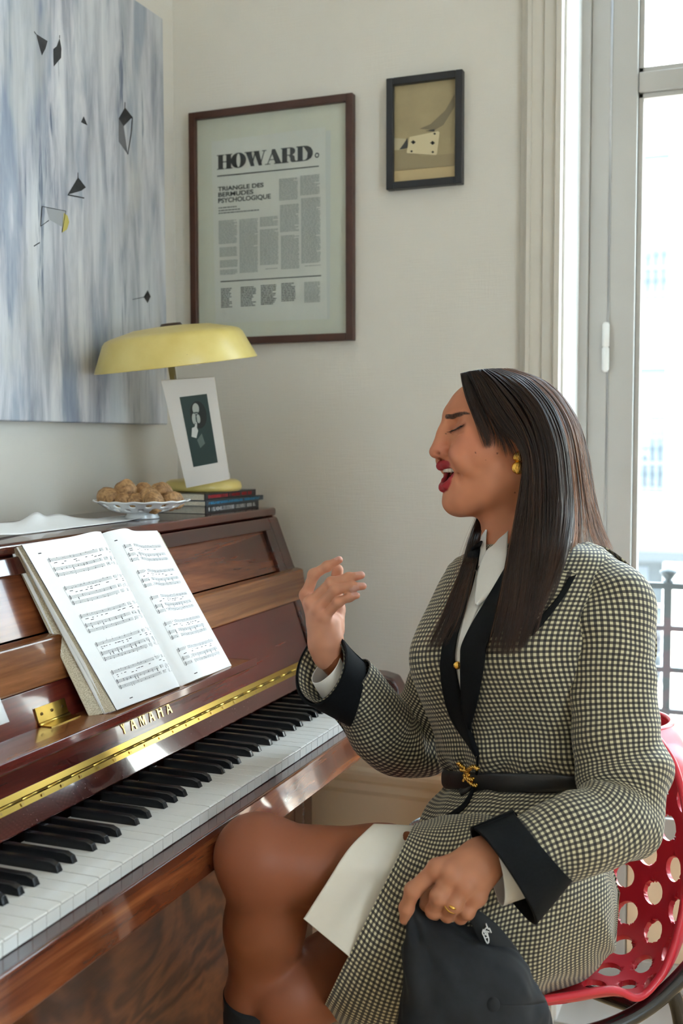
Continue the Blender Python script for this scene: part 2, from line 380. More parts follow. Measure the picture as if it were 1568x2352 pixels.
# ================================================================== the piano
M_MAH = wood('dark_mahogany', (.026, .006, .005), (.065, .012, .008), (.115, .026, .012), 'y', 1.0, .18, .6)
M_MAHR = wood('red_mahogany', (.060, .008, .007), (.115, .016, .012), (.17, .030, .017), 'y', .8, .18, .55)
M_PANEL = wood('striped_sapele', (.055, .013, .007), (.14, .037, .015), (.26, .078, .027), 'y', 1.0, .26, .30, (.32, .68), 1.0, 1.2, 13)
M_STRIP = wood('light_sapele', (.13, .042, .014), (.25, .092, .032), (.37, .15, .055), 'y', 1.0, .26, .35, (.3, .7), 1.0, 1.5, 22)
M_KEYBED = wood('keyslip_mahogany', (.055, .012, .007), (.16, .042, .016), (.33, .105, .035), 'y', 1.0, .15, .9, (.34, .66), .8, 1.6, 24)
t = NT('lower_panel_walnut')          # cathedral figure
v = t.coords('Object', (1, 1, 1)); sx = t.node('ShaderNodeSeparateXYZ'); t.link(v, sx.inputs[0])
dd = t.noise(t.coords('Object', (2, 3.2, 4.0)), 1.0, 4, .55, .6)
ph = t.math('ADD', t.math('MULTIPLY', dd, 5.5), t.math('MULTIPLY', sx.outputs[2], 9.0))
sn = t.math('SINE', t.math('MULTIPLY', t.math('ADD', ph, t.math('MULTIPLY', sx.outputs[1], 3.0)), 9.0))
fn = t.noise(t.coords('Object', (200, 12, 60)), 1.0, 4, .65)
mixf = t.math('ADD', t.math('MULTIPLY', sn, .17), t.math('ADD', t.math('MULTIPLY', fn, .5), .25))
t.color(t.ramp(mixf, [(.25, (.040, .011, .006)), (.48, (.095, .028, .012)), (.66, (.145, .046, .018)), (.88, (.22, .075, .027))])); t.set(Roughness=.3, Coat_Weight=.25, Coat_Roughness=.08)
M_LOWER = t.m
def dusty(name, base):
    t = NT(name); d = t.noise(t.coords(), 420, 2, .5); g = t.noise(t.coords('Object', (14, 2.0, 14)), 1, 5)
    t.set(Roughness=.13, Coat_Weight=1.0, Coat_Roughness=.04)
    c2 = t.mix(t.ramp(g, [(.35, (0, 0, 0)), (.65, (1, 1, 1))]), tuple(q*.55 for q in base), tuple(min(1, q*1.5) for q in base))
    t.color(t.mix(t.ramp(d, [(.70, (0, 0, 0)), (.78, (1, 1, 1))]), c2, (.40, .38, .39))); return t.m
M_FALL = dusty('dusty_fallboard', (.085, .016, .012))
M_BRASS = NT('brass').set(Base_Color=(.56, .38, .09, 1), Metallic=1.0, Roughness=.28).m
M_GOLD = plain('gold_inlay', (.74, .56, .22), .3, .85)
M_IVORY = NT('ivory_plastic').set(Base_Color=(.64, .63, .60, 1), Roughness=.18, Coat_Weight=.3).m
M_EBONY = NT('black_plastic').set(Base_Color=(.010, .010, .012, 1), Roughness=.26).m
M_DARK = plain('shadow_gap', (.006, .004, .004), .9)
M_FELT = plain('red_felt', (.20, .015, .02), .95)

KP = .0235; YB = -52*KP                       # key pitch, bass end of the keyboard
pn = empty('piano', (-.25, -.6, 0), 'glossy mahogany upright piano with brass hinge strip against the left wall', 'piano')
Y0, Y1 = YB-.058, .060                        # outer ends
side_prof = [(-.53, 0), (-.185, 0), (-.185, .585), (-.10, .63), (.006, .645), (.018, .66), (.018, .722), (.006, .742), (-.02, .748), (-.135, .752), (-.158, .765), (-.199, .884), (-.207, .942), (-.222, .947), (-.262, 1.052), (-.53, 1.052)]
for nm, a, b in (('side_panel', .012, Y1), ('side_panel', Y0, YB-.012)): extrude_y(nm, side_prof, a, b, M_MAH, pn, .006, 3)
box('back_frame', -.53, -.46, YB-.01, .011, .02, 1.05, M_MAH, pn)
box('lid', -.535, -.266, Y0-.004, Y1+.004, 1.052, 1.070, M_MAH, pn, .006, 3)
def sl(z, za, xa, zb, xb): return xa+(xb-xa)*(z-za)/(zb-za)
px_ = lambda z: sl(z, .947, -.224, 1.052, -.264)
# upper panel: frame and recessed field
def slab(name, z0, z1, y0, y1, off, th, mat, fx, bevel=.002):
    prof = [(fx(z0)+off, z0), (fx(z1)+off, z1), (fx(z1)+off-th, z1), (fx(z0)+off-th, z0)]
    return extrude_y(name, prof, y0, y1, mat, pn, bevel)
slab('top_rail', 1.028, 1.0515, YB-.011, .0115, .003, .02, M_MAH, px_)
slab('upper_panel', .947, 1.028, YB+.012, -.016, -.006, .012, M_PANEL, px_, .001)
slab('stile', .945, 1.0285, -.0155, .0115, .003, .02, M_MAH, px_); slab('stile', .945, 1.0285, YB-.011, YB+.0115, .003, .02, M_MAH, px_)
# light strip (proud), fallboard leaf, brass hinge, lower fallboard
fx2 = lambda z: sl(z, .768, -.163, .889, -.203)
extrude_y('middle_strip', [(-.195, .886), (-.2035, .9455), (-.222, .9485), (-.225, .886)], Y0+.001, Y1-.001, M_STRIP, pn, .004, 3)
slab('fallboard', .769, .885, YB-.004, .004, 0, .018, M_MAHR, fx2)
extrude_y('fallboard_lip', [(-.1445, .7345), (-.161, .766), (-.178, .76), (-.160, .729)], YB-.004, .004, M_FALL, pn, .002)
hb = extrude_y('hinge_strip', [(-.1560, .7585), (-.1645, .7765), (-.1668, .7755), (-.1583, .7575)], YB, 0, M_BRASS, pn)
vv, ff = [], []
nk = 24
for k in range(nk):
    y0 = YB+.004+k*(-YB-.008)/nk; y1 = y0+(-YB-.008)/nk-.0012
    v, f = tube_pts([(-.1595, y0, .7675), (-.1595, y1, .7675)], .0024, 8, start=len(vv)); vv += v; ff += f
pydata('hinge_knuckles', vv, ff, M_BRASS, hb)
vv, ff = [], []
for k in range(30):
    y = YB+.02+k*(-YB-.04)/29; c = np.array([-.1565, y, .7625]); n = unit((.9, 0, .42)); b = np.cross(n, (0, 1, 0)); s0 = len(vv)
    for q in range(8): vv.append(c+n*.0006+.0021*(math.cos(q*math.pi/4)*np.array((0, 1., 0))+math.sin(q*math.pi/4)*b))
    ff.append(tuple(range(s0, s0+8)))
pydata('hinge_screws', vv, ff, plain('screw_head', (.45, .30, .10), .35, 1.0), hb, False)
# YAMAHA inlay
GL = {'Y': [[(0, 1), (.22, 1), (.44, .56), (.33, .42), (.33, .42)], [(.86, 1), (.70, 1), (.40, .44), (.40, 0), (.56, 0), (.56, .44)]],
      'A': [[(0, 0), (.16, 0), (.50, .82), (.45, 1), (.40, 1)], [(.40, 1), (.58, 1), (.98, 0), (.74, 0), (.42, .84)], [(.22, .26), (.78, .26), (.74, .38), (.27, .38)]],
      'M': [[(0, 0), (.12, 0), (.12, 1), (0, 1)], [(.76, 0), (.98, 0), (.98, 1), (.76, 1)], [(0, 1), (.24, 1), (.58, .18), (.46, 0)], [(.46, 0), (.54, 0), (.92, 1), (.76, 1)]],
      'H': [[(0, 0), (.22, 0), (.22, 1), (0, 1)], [(.66, 0), (.88, 0), (.88, 1), (.66, 1)], [(.2, .44), (.68, .44), (.68, .57), (.2, .57)]]}
def leafpt(y, z, off=.0012): return np.array((fx2(z)+off*.95, y, z+off*.3))
ya, yb_ = onpl(275, 1676, leafpt(0, .8), (.95, 0, .315))[1], onpl(399, 1622, leafpt(0, .8), (.95, 0, .315))[1]
zt_, zb_ = .8050, .7865
lw = (yb_-ya)/6.0
for i, ch in enumerate('YAMAHA'):
    bm = bmesh.new()
    for poly in GL[ch]:
        pts = [leafpt(ya+lw*(i+.10)+p[0]*lw*.62, zb_+(zt_-zb_)*p[1]) for p in dict.fromkeys(poly)]
        try: prism(bm, pts, (-.0008, 0, -.0002))
        except ValueError: pass
    bm_obj('inlaid_letter', bm, M_GOLD, pn)
# music ledge with its butt hinges
yl0, yl1 = -1.085, onp(585, 1510, 0, -.118)[1]
extrude_y('music_ledge', [(-.1855, .838), (-.122, .838), (-.116, .842), (-.1135, .842), (-.1135, .829), (-.120, .825), (-.150, .822), (-.182, .826)], yl0, yl1, M_MAHR, pn, .0018, 2)
box('ledge_liner', -.180, -.1225, yl0+.01, yl1-.01, .838, .8388, M_STRIP, pn)
for yc in (onp(125, 1660, 0, -.185)[1], yl1-.10):
    hg = extrude_y('butt_hinge', [(fx2(.842)+.0005, .842), (fx2(.861)+.0005, .861), (fx2(.861)+.0022, .8616), (fx2(.842)+.0022, .8426)], yc-.032, yc+.032, M_BRASS, pn)
    tube('hinge_pin', [(-.1845, yc-.032, .8405), (-.1845, yc+.032, .8405)], .0028, M_BRASS, hg, 8)
    box('hinge_leaf', -.184, -.166, yc-.032, yc+.032, .8388, .8402, M_BRASS, hg)
    for dy in (-.022, 0, .022): lathe('screw', [(0, .0008), (.0028, .0005), (.003, 0)], (fx2(.852)+.0022, yc+dy, .852), plain('dark_screw', (.16, .09, .03), .4, 1.0), hg, 10, np.array(((0, 0, 1), (0, 1, 0), (-1, 0, 0.))))
# keyboard
box('key_felt', -.160, -.001, YB+.001, -.001, .688, .699, M_DARK, pn)
# soft lipped white key: one mesh shared by all
bm = bmesh.new()
w = KP-.0009
prof = [(-.150, .7195), (-.002, .7200), (.0008, .7190), (.0012, .7175), (.0002, .7165), (-.0008, .7155), (-.0008, .7010), (-.150, .7010)]
prism(bm, [(x, -w/2, z) for x, z in prof], (0, w, 0)); wk = bm_obj('white_key', bm, M_IVORY, pn, bevel=.0005, bseg=2)
bm = bmesh.new()
sec = [(-.148, .0, 1), (-.061, .0, 1), (-.0525, -.0035, .93), (-.0495, -.0105, 1.12)]
rows = []
for x, dz, k in sec:
    hb_, ht = .0056*(1.0 if k <= 1 else 1.0), .0047*min(k, 1.0); zt = .7318+dz
    rows.append([bm.verts.new(p) for p in ((x, -hb_, .7190), (x, -ht, zt-.0010), (x, -ht+.0011, zt), (x, ht-.0011, zt), (x, ht, zt-.0010), (x, hb_, .7190))])
for a, b in zip(rows, rows[1:]):
    for i in range(5): bm.faces.new((a[i], b[i], b[i+1], a[i+1]))
bm.faces.new(rows[0]); bm.faces.new(rows[-1][::-1])
bk = bm_obj('black_key', bm, M_EBONY, pn, bevel=.0007, bseg=2)
names = 'ABCDEFG'
def copyo(o, dy):
    c = o.copy(); COL.objects.link(c); c.location = (o.location[0], dy, o.location[2]); return c
for i in range(52):
    y = YB+(i+.5)*KP; dz = RND.uniform(-.0003, .0003)
    o = wk if i == 0 else wk.copy()
    if i: COL.objects.link(o)
    o.location = (0, y, dz)
    nt = names[i % 7]
    if nt in 'ACDFG' and i < 51:
        off = {'A': .0025, 'C': -.0025, 'D': .0025, 'F': -.0035, 'G': 0}[nt]
        o = bk.copy(); COL.objects.link(o); o.location = (0, YB+(i+1)*KP+off, RND.uniform(-.0004, .0004))
bpy.data.objects.remove(bk)
# key blocks, keyslip, keybed, lower case
box('key_block', -.158, -.012, YB-.0115, YB-.0005, .66, .735, M_MAH, pn, .002); box('key_block', -.158, -.012, .0005, .0115, .66, .735, M_MAH, pn, .002)
box('key_slip_ledge', -.02, .0185, YB-.0115, .0115, .692, .7000, M_MAH, pn, .001)
extrude_y('key_slip', [(.0186, .7004), (.0225, .6995), (.030, .652), (.026, .650), (.012, .650), (.012, .692), (.0186, .692)], Y0+.012, Y1+.002, M_KEYBED, pn, .0012)
box('keybed', -.46, .011, YB-.0115, .0115, .645, .687, M_MAH, pn)
box('lower_panel', -.205, -.187, YB+.03, -.030, .115, .644, M_LOWER, pn, .002)
box('lower_stile', -.205, -.1865, YB-.0115, YB+.0295, .03, .644, M_MAH, pn, .002); box('lower_stile', -.205, -.1865, -.0295, .0115, .03, .644, M_MAH, pn, .002)
box('bottom_rail', -.205, -.182, YB-.0115, .0115, .03, .114, M_MAH, pn, .002)
for k, dy in enumerate((-.09, 0, .09)):
    extrude_y('pedal', [(-.19, .055), (-.12, .05), (-.09, .058), (-.085, .066), (-.12, .060), (-.19, .065)], YB/2+dy-.022, YB/2+dy+.022, M_BRASS, pn, .003)
# ================================================================== things on and above the piano
M_PAPER = plain('white_paper', (.80, .80, .80), .75, var=.02, vscale=12)
M_INK = plain('printing_ink', (.035, .035, .04), .8)
M_INKG = plain('grey_printing_ink', (.30, .30, .30), .8)
# ---- open music score
t = NT('page_block'); v = t.coords('Object', (900, 40, 900)); t.color(t.ramp(t.noise(v, 1, 2), [(.35, (.36, .31, .22)), (.65, (.66, .60, .47))])); t.set(Roughness=.8)
M_BLOCK = t.m
bk_n = unit((.2355, 0, .125)); bk_0 = np.array((-.127, 0, .8395))
BKp = lambda x, y, o=0: onpl(x, y, bk_0+bk_n*o, bk_n)
book = empty('music_score', tuple(BKp(415, 1600)), 'thick open piano score with printed staves on the music ledge', 'book')
LPC = [BKp(50, 1251), BKp(235, 1224, -.004), BKp(272, 1629), BKp(416, 1576, -.004)]     # TL, TS, BL, BS
RPC = [BKp(235, 1224, -.004), BKp(364, 1217), BKp(416, 1576, -.004), BKp(535, 1527)]     # TS, TR, BS, BR
def page(C, s, t, h):
    a = C[0]*(1-s)+C[1]*s; b = C[2]*(1-s)+C[3]*s
    return a*(1-t)+b*t+bk_n*h
hl = lambda s, t: .009*math.exp(-((s-.80)/.16)**2)-.006*max(0, (s-.93)/.07)**1.5+.004*math.sin(s*2.2)*(1-t)*.6-.003*(1-s)**3*t
hr = lambda s, t: .013*math.exp(-((s-.26)/.20)**2)-.006*max(0, (.07-s)/.07)**1.5-.003*s**3
def LP(s, t, o=0): return page(LPC, s, t, hl(s, t)+o)
def RP(s, t, o=0): return page(RPC, s, t, hr(s, t)+o)
def page_obj(name, fn, off=0):
    P = [[fn(s, t, off) for s in np.linspace(0, 1, 34)] for t in np.linspace(0, 1, 12)]
    return grid_obj(name, P, M_PAPER, book)
page_obj('page', LP); page_obj('page', RP)
# page block left (thick) and right (thin)
def block(front, back, name):
    bm = bmesh.new(); a = [bm.verts.new(p) for p in front]; b = [bm.verts.new(p) for p in back]
    n = len(a); bm.faces.new(b)
    for i in range(n): bm.faces.new((a[i], a[(i+1) % n], b[(i+1) % n], b[i]))
    return bm_obj(name, bm, M_BLOCK, book)
fr = [LP(s, 0, -.0012) for s in np.linspace(0, 1, 16)]+[LP(s, 1, -.0012) for s in np.linspace(1, 0, 16)]
bl0, bl1, bs0, bs1 = BKp(24, 1264, -.027), BKp(206, 1646, -.027), BKp(236, 1236, -.027), BKp(424, 1582, -.027)
bb = [bl0*(1-s)+bs0*s for s in np.linspace(0, 1, 16)]+[bl1*(1-s)+bs1*s for s in np.linspace(1, 0, 16)]
block(fr, bb, 'page_block')
fr = [RP(s, 0, -.001) for s in np.linspace(0, 1, 16)]+[RP(s, 1, -.001) for s in np.linspace(1, 0, 16)]
br0, br1 = BKp(366, 1224, -.016), BKp(531, 1533, -.016)
bb = [bs0*(1-s)+br0*s for s in np.linspace(0, 1, 16)]+[bs1*(1-s)+br1*s for s in np.linspace(1, 0, 16)]
block(fr, bb, 'page_block')
for k, (f0, f1) in enumerate(((.35, .42), (.22, .30), (.12, .14), (.55, .60))):                  # a few leaves standing proud of the block
    A, B = LPC[0]*(1-f0)+bl0*f0, LPC[2]*(1-f1)+bl1*f1
    A = A+np.array((0, -.0015, 0)); B = B+np.array((.001, -.002-.002*(k % 2), -.0005))
    C4 = [A, LPC[1], B, LPC[3]]
    grid_obj('page', [[page(C4, s, t, hl(s, t)*.8-.002-.002*k) for s in np.linspace(0, .6, 10)] for t in np.linspace(0, 1, 6)], M_PAPER, book)
bmc = bmesh.new(); prism(bmc, [bl0, bs0, bs1, bl1], -bk_n*.0012); bm_obj('cover', bmc, plain('cover_card', (.50, .46, .38), .7), book)
# printed staves, notes, words
def print_page(fn, s0, s1, seed, wob):
    R = random.Random(seed); V, F = [], []
    def quad(pts):
        b = len(V); V.extend(fn(s, t, .0004) for s, t in pts); F.append(tuple(range(b, b+len(pts))))
    def hline(sa, sb, tt, th):
        n = max(2, int(10*(sb-sa)/.8)); ss = np.linspace(sa, sb, n+1)
        for a, b in zip(ss, ss[1:]): quad([(a, tt-th/2), (b, tt-th/2), (b, tt+th/2), (a, tt+th/2)])
    def dot(s, tt, rs, rt):
        quad([(s+rs*math.cos(q*math.pi/3+.5), tt+rt*math.sin(q*math.pi/3+.5)) for q in range(6)])
    V2, F2 = [], []
    for sy in range(5):
        t0 = .105+.172*sy
        for k, off in enumerate((0, .056, .090)):
            ts = t0+off
            for l in range(5): hline(s0, s1, ts+l*.0038, .0009)
            # clef
            for q in range(7): dot(s0+.020+.006*math.sin(q*1.9), ts-.004+q*.0036, .0045, .0022)
            n = R.randint(9, 15)
            for i in range(n):
                s = s0+.07+(s1-s0-.08)*(i+R.uniform(.2, .8))/n
                if k == 0:
                    tt = ts+R.uniform(-.002, .014); dot(s, tt, .0052, .0022)
                    if R.random() < .6: quad([(s+.004, tt-.014), (s+.0052, tt-.014), (s+.0052, tt), (s+.004, tt)])
                else:
                    m = R.choice((1, 2, 3)) if k == 1 else 1
                    for q in range(m): dot(s, ts+R.uniform(.001, .02) if q == 0 else ts+.006+q*.005, .0050, .0022)
                    if R.random() < .7: quad([(s+.0038, ts-.002), (s+.0050, ts-.002), (s+.0050, ts+.013), (s+.0038, ts+.013)])
                    if k == 1 and R.random() < .3: quad([(s-.004, ts+.016), (s+.004, ts+.016), (s+.004, ts+.028), (s-.004, ts+.028)])
            for i in range(4):
                s = s0+(s1-s0)*(i+1)/4-.002
                quad([(s, ts), (s+.0012, ts), (s+.0012, ts+.0155), (s, ts+.0155)])
            if k == 0:
                for row in (0, 1):
                    s = s0+.05
                    while s < s1-.05:
                        w_ = R.uniform(.012, .045)
                        if R.random() < .45: quad([(s, ts+.026+row*.011), (s+w_, ts+.026+row*.011), (s+w_, ts+.0295+row*.011), (s, ts+.0295+row*.011)])
                        s += w_+R.uniform(.008, .05)
        quad([(s0-.002, t0), (s0, t0), (s0, t0+.106), (s0-.002, t0+.106)])
    quad([(s0-.06, .062), (s0-.025, .062), (s0-.025, .068), (s0-.06, .068)])
    quad([(s0+.05, .962), (s0+.095, .962), (s0+.095, .967), (s0+.05, .967)])
    return pydata('printed_music', V, F, M_INK, book, False)
print_page(LP, .17, .965, 3, 0); print_page(RP, .13, .90, 5, 0)

# ---- loose sheets
def edge_sheet(name, lowpx, toppx, xl, xt, label, n=40, zl=None):
    lo = catmull([onp(x, y, 0, xl) for x, y in lowpx], n); hi = catmull([onp(x, y, 0, xt) for x, y in toppx], n)
    if zl is not None: lo[:, 2] = np.maximum(lo[:, 2], zl)
    P = []
    for s in np.linspace(0, 1, 10):
        row = lo*(1-s)+hi*s; row[:, 2] += -.006*math.sin(s*math.pi)*np.clip((hi[:, 2]-lo[:, 2])/.03, 0, 1); row[:, 2] = np.maximum(row[:, 2], 1.0712); P.append(row)
    o = grid_obj(name, P, M_PAPER, thick=.0004); return tag(o, label, 'paper')
edge_sheet('paper_sheet', [(-260, 1236), (-100, 1231), (0, 1228), (80, 1226), (160, 1217), (255, 1204), (330, 1187)], [(-260, 1215), (-100, 1205), (0, 1201), (45, 1196), (82, 1176), (105, 1184), (135, 1180), (180, 1189), (250, 1191), (328, 1184)], -.335, -.42, 'crumpled white sheet of paper curling up on the piano lid', zl=1.0715)
P = [[(x, y, 1.0704) for y in np.linspace(-1.15, -.80, 8)] for x in (-.42, -.285)]
tag(grid_obj('paper_sheet', P, M_PAPER, thick=.0003, offset=1), 'flat white sheet lying under the crumpled one at the lid edge', 'paper')
yr = onp(8, 1430, 0, -.165)[1]
zs0, zs1 = .8395, onp(6, 1368, 0, -.215)[2]
P = [[(sl(z, .8395, -.145, 1.0, -.222), y, z) for y in np.linspace(yr-.16, yr, 8)] for z in np.linspace(zs0+.03, zs1, 8)]
o = grid_obj('sheet_booklet', P, M_PAPER, thick=.0018); tag(o, 'pale thin booklet leaning on the piano front at the far left', 'booklet')

# ---- stack of books, lamp, portrait booklet
M_PAGES = plain('book_pages', (.62, .57, .46), .85, var=.1, vscale=300)
M_BKBLK = plain('black_book_cover', (.018, .018, .020), .4); M_BKBLU = plain('dark_blue_book_cover', (.02, .035, .05), .4)
bz = 1.0702
bdat = [(.0150, -.302, -.176, .052, M_BKBLK, (.72, .72, .72), 'black paperback with white spine lettering, bottom of the stack under the lamp'),
        (.0095, -.296, -.186, .062, M_BKBLU, (.05, .30, .55), 'dark paperback with blue spine lettering in the middle of the lamp stack'),
        (.0125, -.305, -.172, .045, M_BKBLK, (.55, .03, .04), 'black paperback with red spine lettering, top of the stack under the lamp')]
for i, (h, xs, ya_, yb2, mc, tc, lb) in enumerate(bdat):
    b = empty('paperback', (xs, (ya_+yb2)/2, bz), lb, 'book', 'paperbacks under the yellow lamp')
    box('pages', xs-.155, xs-.002, ya_+.0015, yb2-.0015, bz+.0006, bz+h-.0006, M_PAGES, b)
    bm = bmesh.new(); bbox(bm, xs-.158, xs, ya_, yb2, bz, bz+.0006); bbox(bm, xs-.158, xs, ya_, yb2, bz+h-.0006, bz+h); bbox(bm, xs-.0012, xs+.0004, ya_, yb2, bz, bz+h); bm_obj('cover', bm, mc, b)
    mt = plain('spine_lettering', tc, .6); bm = bmesh.new(); y = ya_+.012; R = random.Random(i+4)
    while y < yb2-.02:                                        # blurred spine letters
        w_ = R.uniform(.0035, .006)
        if R.random() < .9:
            z0, z1 = bz+h*.26, bz+h*.76
            bbox(bm, xs+.0004, xs+.0008, y, y+.0015, z0, z1); bbox(bm, xs+.0004, xs+.0008, y, y+w_-.001, z0 if R.random() < .5 else z1-.0016, (z0+.0016) if R.random() < .5 else z1)
            if R.random() < .6: bbox(bm, xs+.0004, xs+.0008, y+w_-.0022, y+w_-.001, z0, z1)
        y += w_+.0008
    bm_obj('spine_lettering', bm, mt, b)
    bz += h+.0003
t = NT('yellow_enamel'); n = t.noise(t.coords(), 14, 5); sp = t.noise(t.coords(), 160, 2)
c = t.ramp(n, [(.3, (.60, .46, .13)), (.7, (.70, .57, .20))]); t.color(t.mix(t.ramp(sp, [(.76, (0, 0, 0)), (.80, (1, 1, 1))]), c, (.22, .18, .08))); t.set(Roughness=.32)
M_YEL = t.m
M_CHROME = NT('chrome').set(Base_Color=(.75, .75, .76, 1), Metallic=1.0, Roughness=.12).m
lb = np.array((-.368, -.062, bz))
lamp = empty('desk_lamp', tuple(lb), 'yellow enamel desk lamp with wide tilted shade standing on paperbacks', 'lamp')
lathe('base', [(.0, 0), (.070, 0), (.0755, .003), (.0765, .009), (.0735, .018), (.066, .0225), (.03, .0255), (0, .0262)], lb, M_YEL, lamp, 48)
sw = lb+np.array((.03, .0, .022))
lathe('switch', [(.007, 0), (.007, .012), (.0055, .014), (0, .0145)], sw+np.array((.012, .018, 0)), M_IVORY, lamp, 14)
stop_ = at(391, 826, 2.085); sbot = lb+np.array((-.018, -.03, .02))
tube('stem', [sbot, sbot*.5+stop_*.5, stop_], .0065, M_CHROME, lamp, 16)
c0 = at(405, 839, 2.08); vr = unit(ray(405, 839)); upv = unit(UP-vr*np.dot(UP, vr)); rtv = np.cross(vr, upv)
ang = math.radians(7.7); ax = unit(upv*math.cos(ang)-rtv*math.sin(ang)-vr*.015); bx = unit(rtv*math.cos(ang)+upv*math.sin(ang)); bx = unit(bx-ax*np.dot(bx, ax)); cx = np.cross(ax, bx)
MS = np.array((bx, cx, ax)).T
RB = 186*2.08/FPX
sh = lathe('shade', [(RB-.0015, .001), (RB, 0), (RB+.0006, .0015), (RB-.021, .050), (RB-.027, .0565), (RB-.038, .0605), (.07, .071), (.03, .0735), (0, .074), (0, .0725), (.07, .0695), (RB-.040, .0585), (RB-.030, .054), (RB-.024, .048), (RB-.0015, .001)], c0, M_YEL, lamp, 64, MS)
lathe('shade_cap', [(0, .079), (.018, .0785), (.021, .074), (.021, .072)], c0, plain('bronze_cap', (.10, .07, .05), .4, .8), lamp, 20, MS)
lathe('bulb', [(0, .052), (.010, .05), (.012, .03), (.022, .012), (.022, .006), (.014, -.001), (0, -.004)], c0+bx*.04, plain('frosted_bulb', (.8, .8, .78), .3), lamp, 16, MS)
# portrait booklet leaning on the stem
cd = [at(370, 874, 2.06), at(491, 866, 2.06), at(527, 1101, 2.115), at(428, 1121, 2.115)]
cn = unit(np.cross(cd[1]-cd[0], cd[3]-cd[0])); cn = cn if np.dot(cn, FW) < 0 else -cn
cd = [onpl(x, y, cd[0], cn) for x, y in ((370, 874), (491, 866), (527, 1101), (428, 1121))]
card = empty('portrait_booklet', tuple(cd[3]), 'white booklet with a dark portrait photograph leaning against the lamp stem', 'booklet')
M_CARD = plain('cream_card', (.72, .69, .66), .6)
bm = bmesh.new(); prism(bm, [p-cn*.0008 for p in cd], -cn*.0045); bm_obj('page_block', bm, M_PAGES, card)
bm = bmesh.new(); prism(bm, cd, -cn*.0007); bm_obj('cover', bm, M_CARD, card)
bm = bmesh.new(); prism(bm, [p-cn*.0054 for p in cd], -cn*.0006); bm_obj('cover', bm, M_CARD, card)
def cp(x, y, o=.0004): return onpl(180+x/3.267, 720+y/3.267, cd[0]+cn*o, cn)
def flat(name, polys, mat, parent, fn, o=.0004):
    V, F = [], []
    for p in polys:
        s = len(V); V += [fn(x, y, o) for x, y in p]; F.append(tuple(range(s, s+len(p))))
    return pydata(name, V, F, mat, parent, False)
def ell(x, y, rx, ry, rot=0, n=18): return [(x+rx*math.cos(a)*math.cos(rot)-ry*math.sin(a)*math.sin(rot), y+rx*math.cos(a)*math.sin(rot)+ry*math.sin(a)*math.cos(rot)) for a in np.linspace(0, 2*math.pi, n, endpoint=False)]
pic = flat('photograph', [[(758, 628), (963, 603), (1046, 1118), (863, 1153)]], plain('dark_teal_print', (.022, .050, .050), .35), card, cp)
flat('print_tone', [ell(900, 760, 62, 105, -.15)], plain('black_print', (.010, .016, .018), .4), pic, cp, .0006)
flat('print_tone', [ell(880, 715, 25, 42, -.1), ell(868, 790, 16, 42, -.1), ell(900, 790, 14, 34, -.15)], plain('pale_print', (.42, .46, .44), .5), pic, cp, .0008)
flat('print_tone', [ell(880, 745, 25, 6, -.1), ell(884, 790, 5, 26, -.1), ell(884, 826, 13, 5, 0)], plain('shade_print', (.04, .07, .07), .5), pic, cp, .0010)
flat('print_tone', [[(852, 860), (885, 845), (898, 880), (885, 935), (848, 925)], [(872, 850), (880, 815), (890, 818), (890, 850)]], plain('bright_print', (.62, .64, .62), .5), pic, cp, .0010)
flat('print_tone', [[(890, 950), (925, 900), (950, 975), (915, 1010)]], plain('grey_print', (.13, .18, .17), .5), pic, cp, .0010)

# ---- pierced porcelain dish with walnuts
M_PORC = NT('white_porcelain').set(Base_Color=(.72, .74, .75, 1), Roughness=.15, Coat_Weight=.5).m
dc = np.array((-.352, -.318, 1.0702))
dish = empty('fruit_dish', tuple(dc), 'white pierced porcelain dish on a foot holding walnuts', 'dish')
n = 96; rings = [(.030, .0115), (.040, .0125), (.048, .0145), (.053, .0165), (.0580, .0185), (.0625, .0208), (.0665, .0232), (.071, .0258), (.0755, .0285), (.081, .0312), (.086, .0330)]
V, F = [], []
for j, (r, z) in enumerate(rings):
    for k in range(n):
        a = 2*math.pi*k/n; s = 1+(.018*math.cos(16*a) if j == len(rings)-1 else 0)
        V.append(dc+np.array((r*s*math.cos(a), r*s*math.sin(a), z+(.0012*math.cos(16*a) if j == len(rings)-1 else 0))))
for j in range(len(rings)-1):
    for k in range(n):
        q = k % 6
        if (j in (3, 4) and q in (1, 2)) or (j in (6, 7) and q in (4, 5)): continue
        a, b = j*n+k, j*n+(k+1) % n; F.append((a, b, b+n, a+n))
F.append(tuple(range(n))[::-1])
o = pydata('bowl', V, F, M_PORC, dish); m = o.modifiers.new('s', 'SOLIDIFY'); m.thickness = .003; m.offset = 0; m = o.modifiers.new('ss', 'SUBSURF'); m.levels = m.render_levels = 1
lathe('foot', [(.0, .0), (.030, 0), (.031, .002), (.027, .008), (.028, .0118), (0, .0118)], dc, M_PORC, dish, 40)
t = NT('walnut_shell'); nn = t.noise(t.coords('Object'), 90, 5, .6, 1.5); t.color(t.ramp(nn, [(.3, (.16, .075, .028)), (.55, (.40, .22, .09)), (.75, (.52, .32, .15))])); t.set(Roughness=.6); t.bump(nn, .6, .002)
M_NUT = t.m
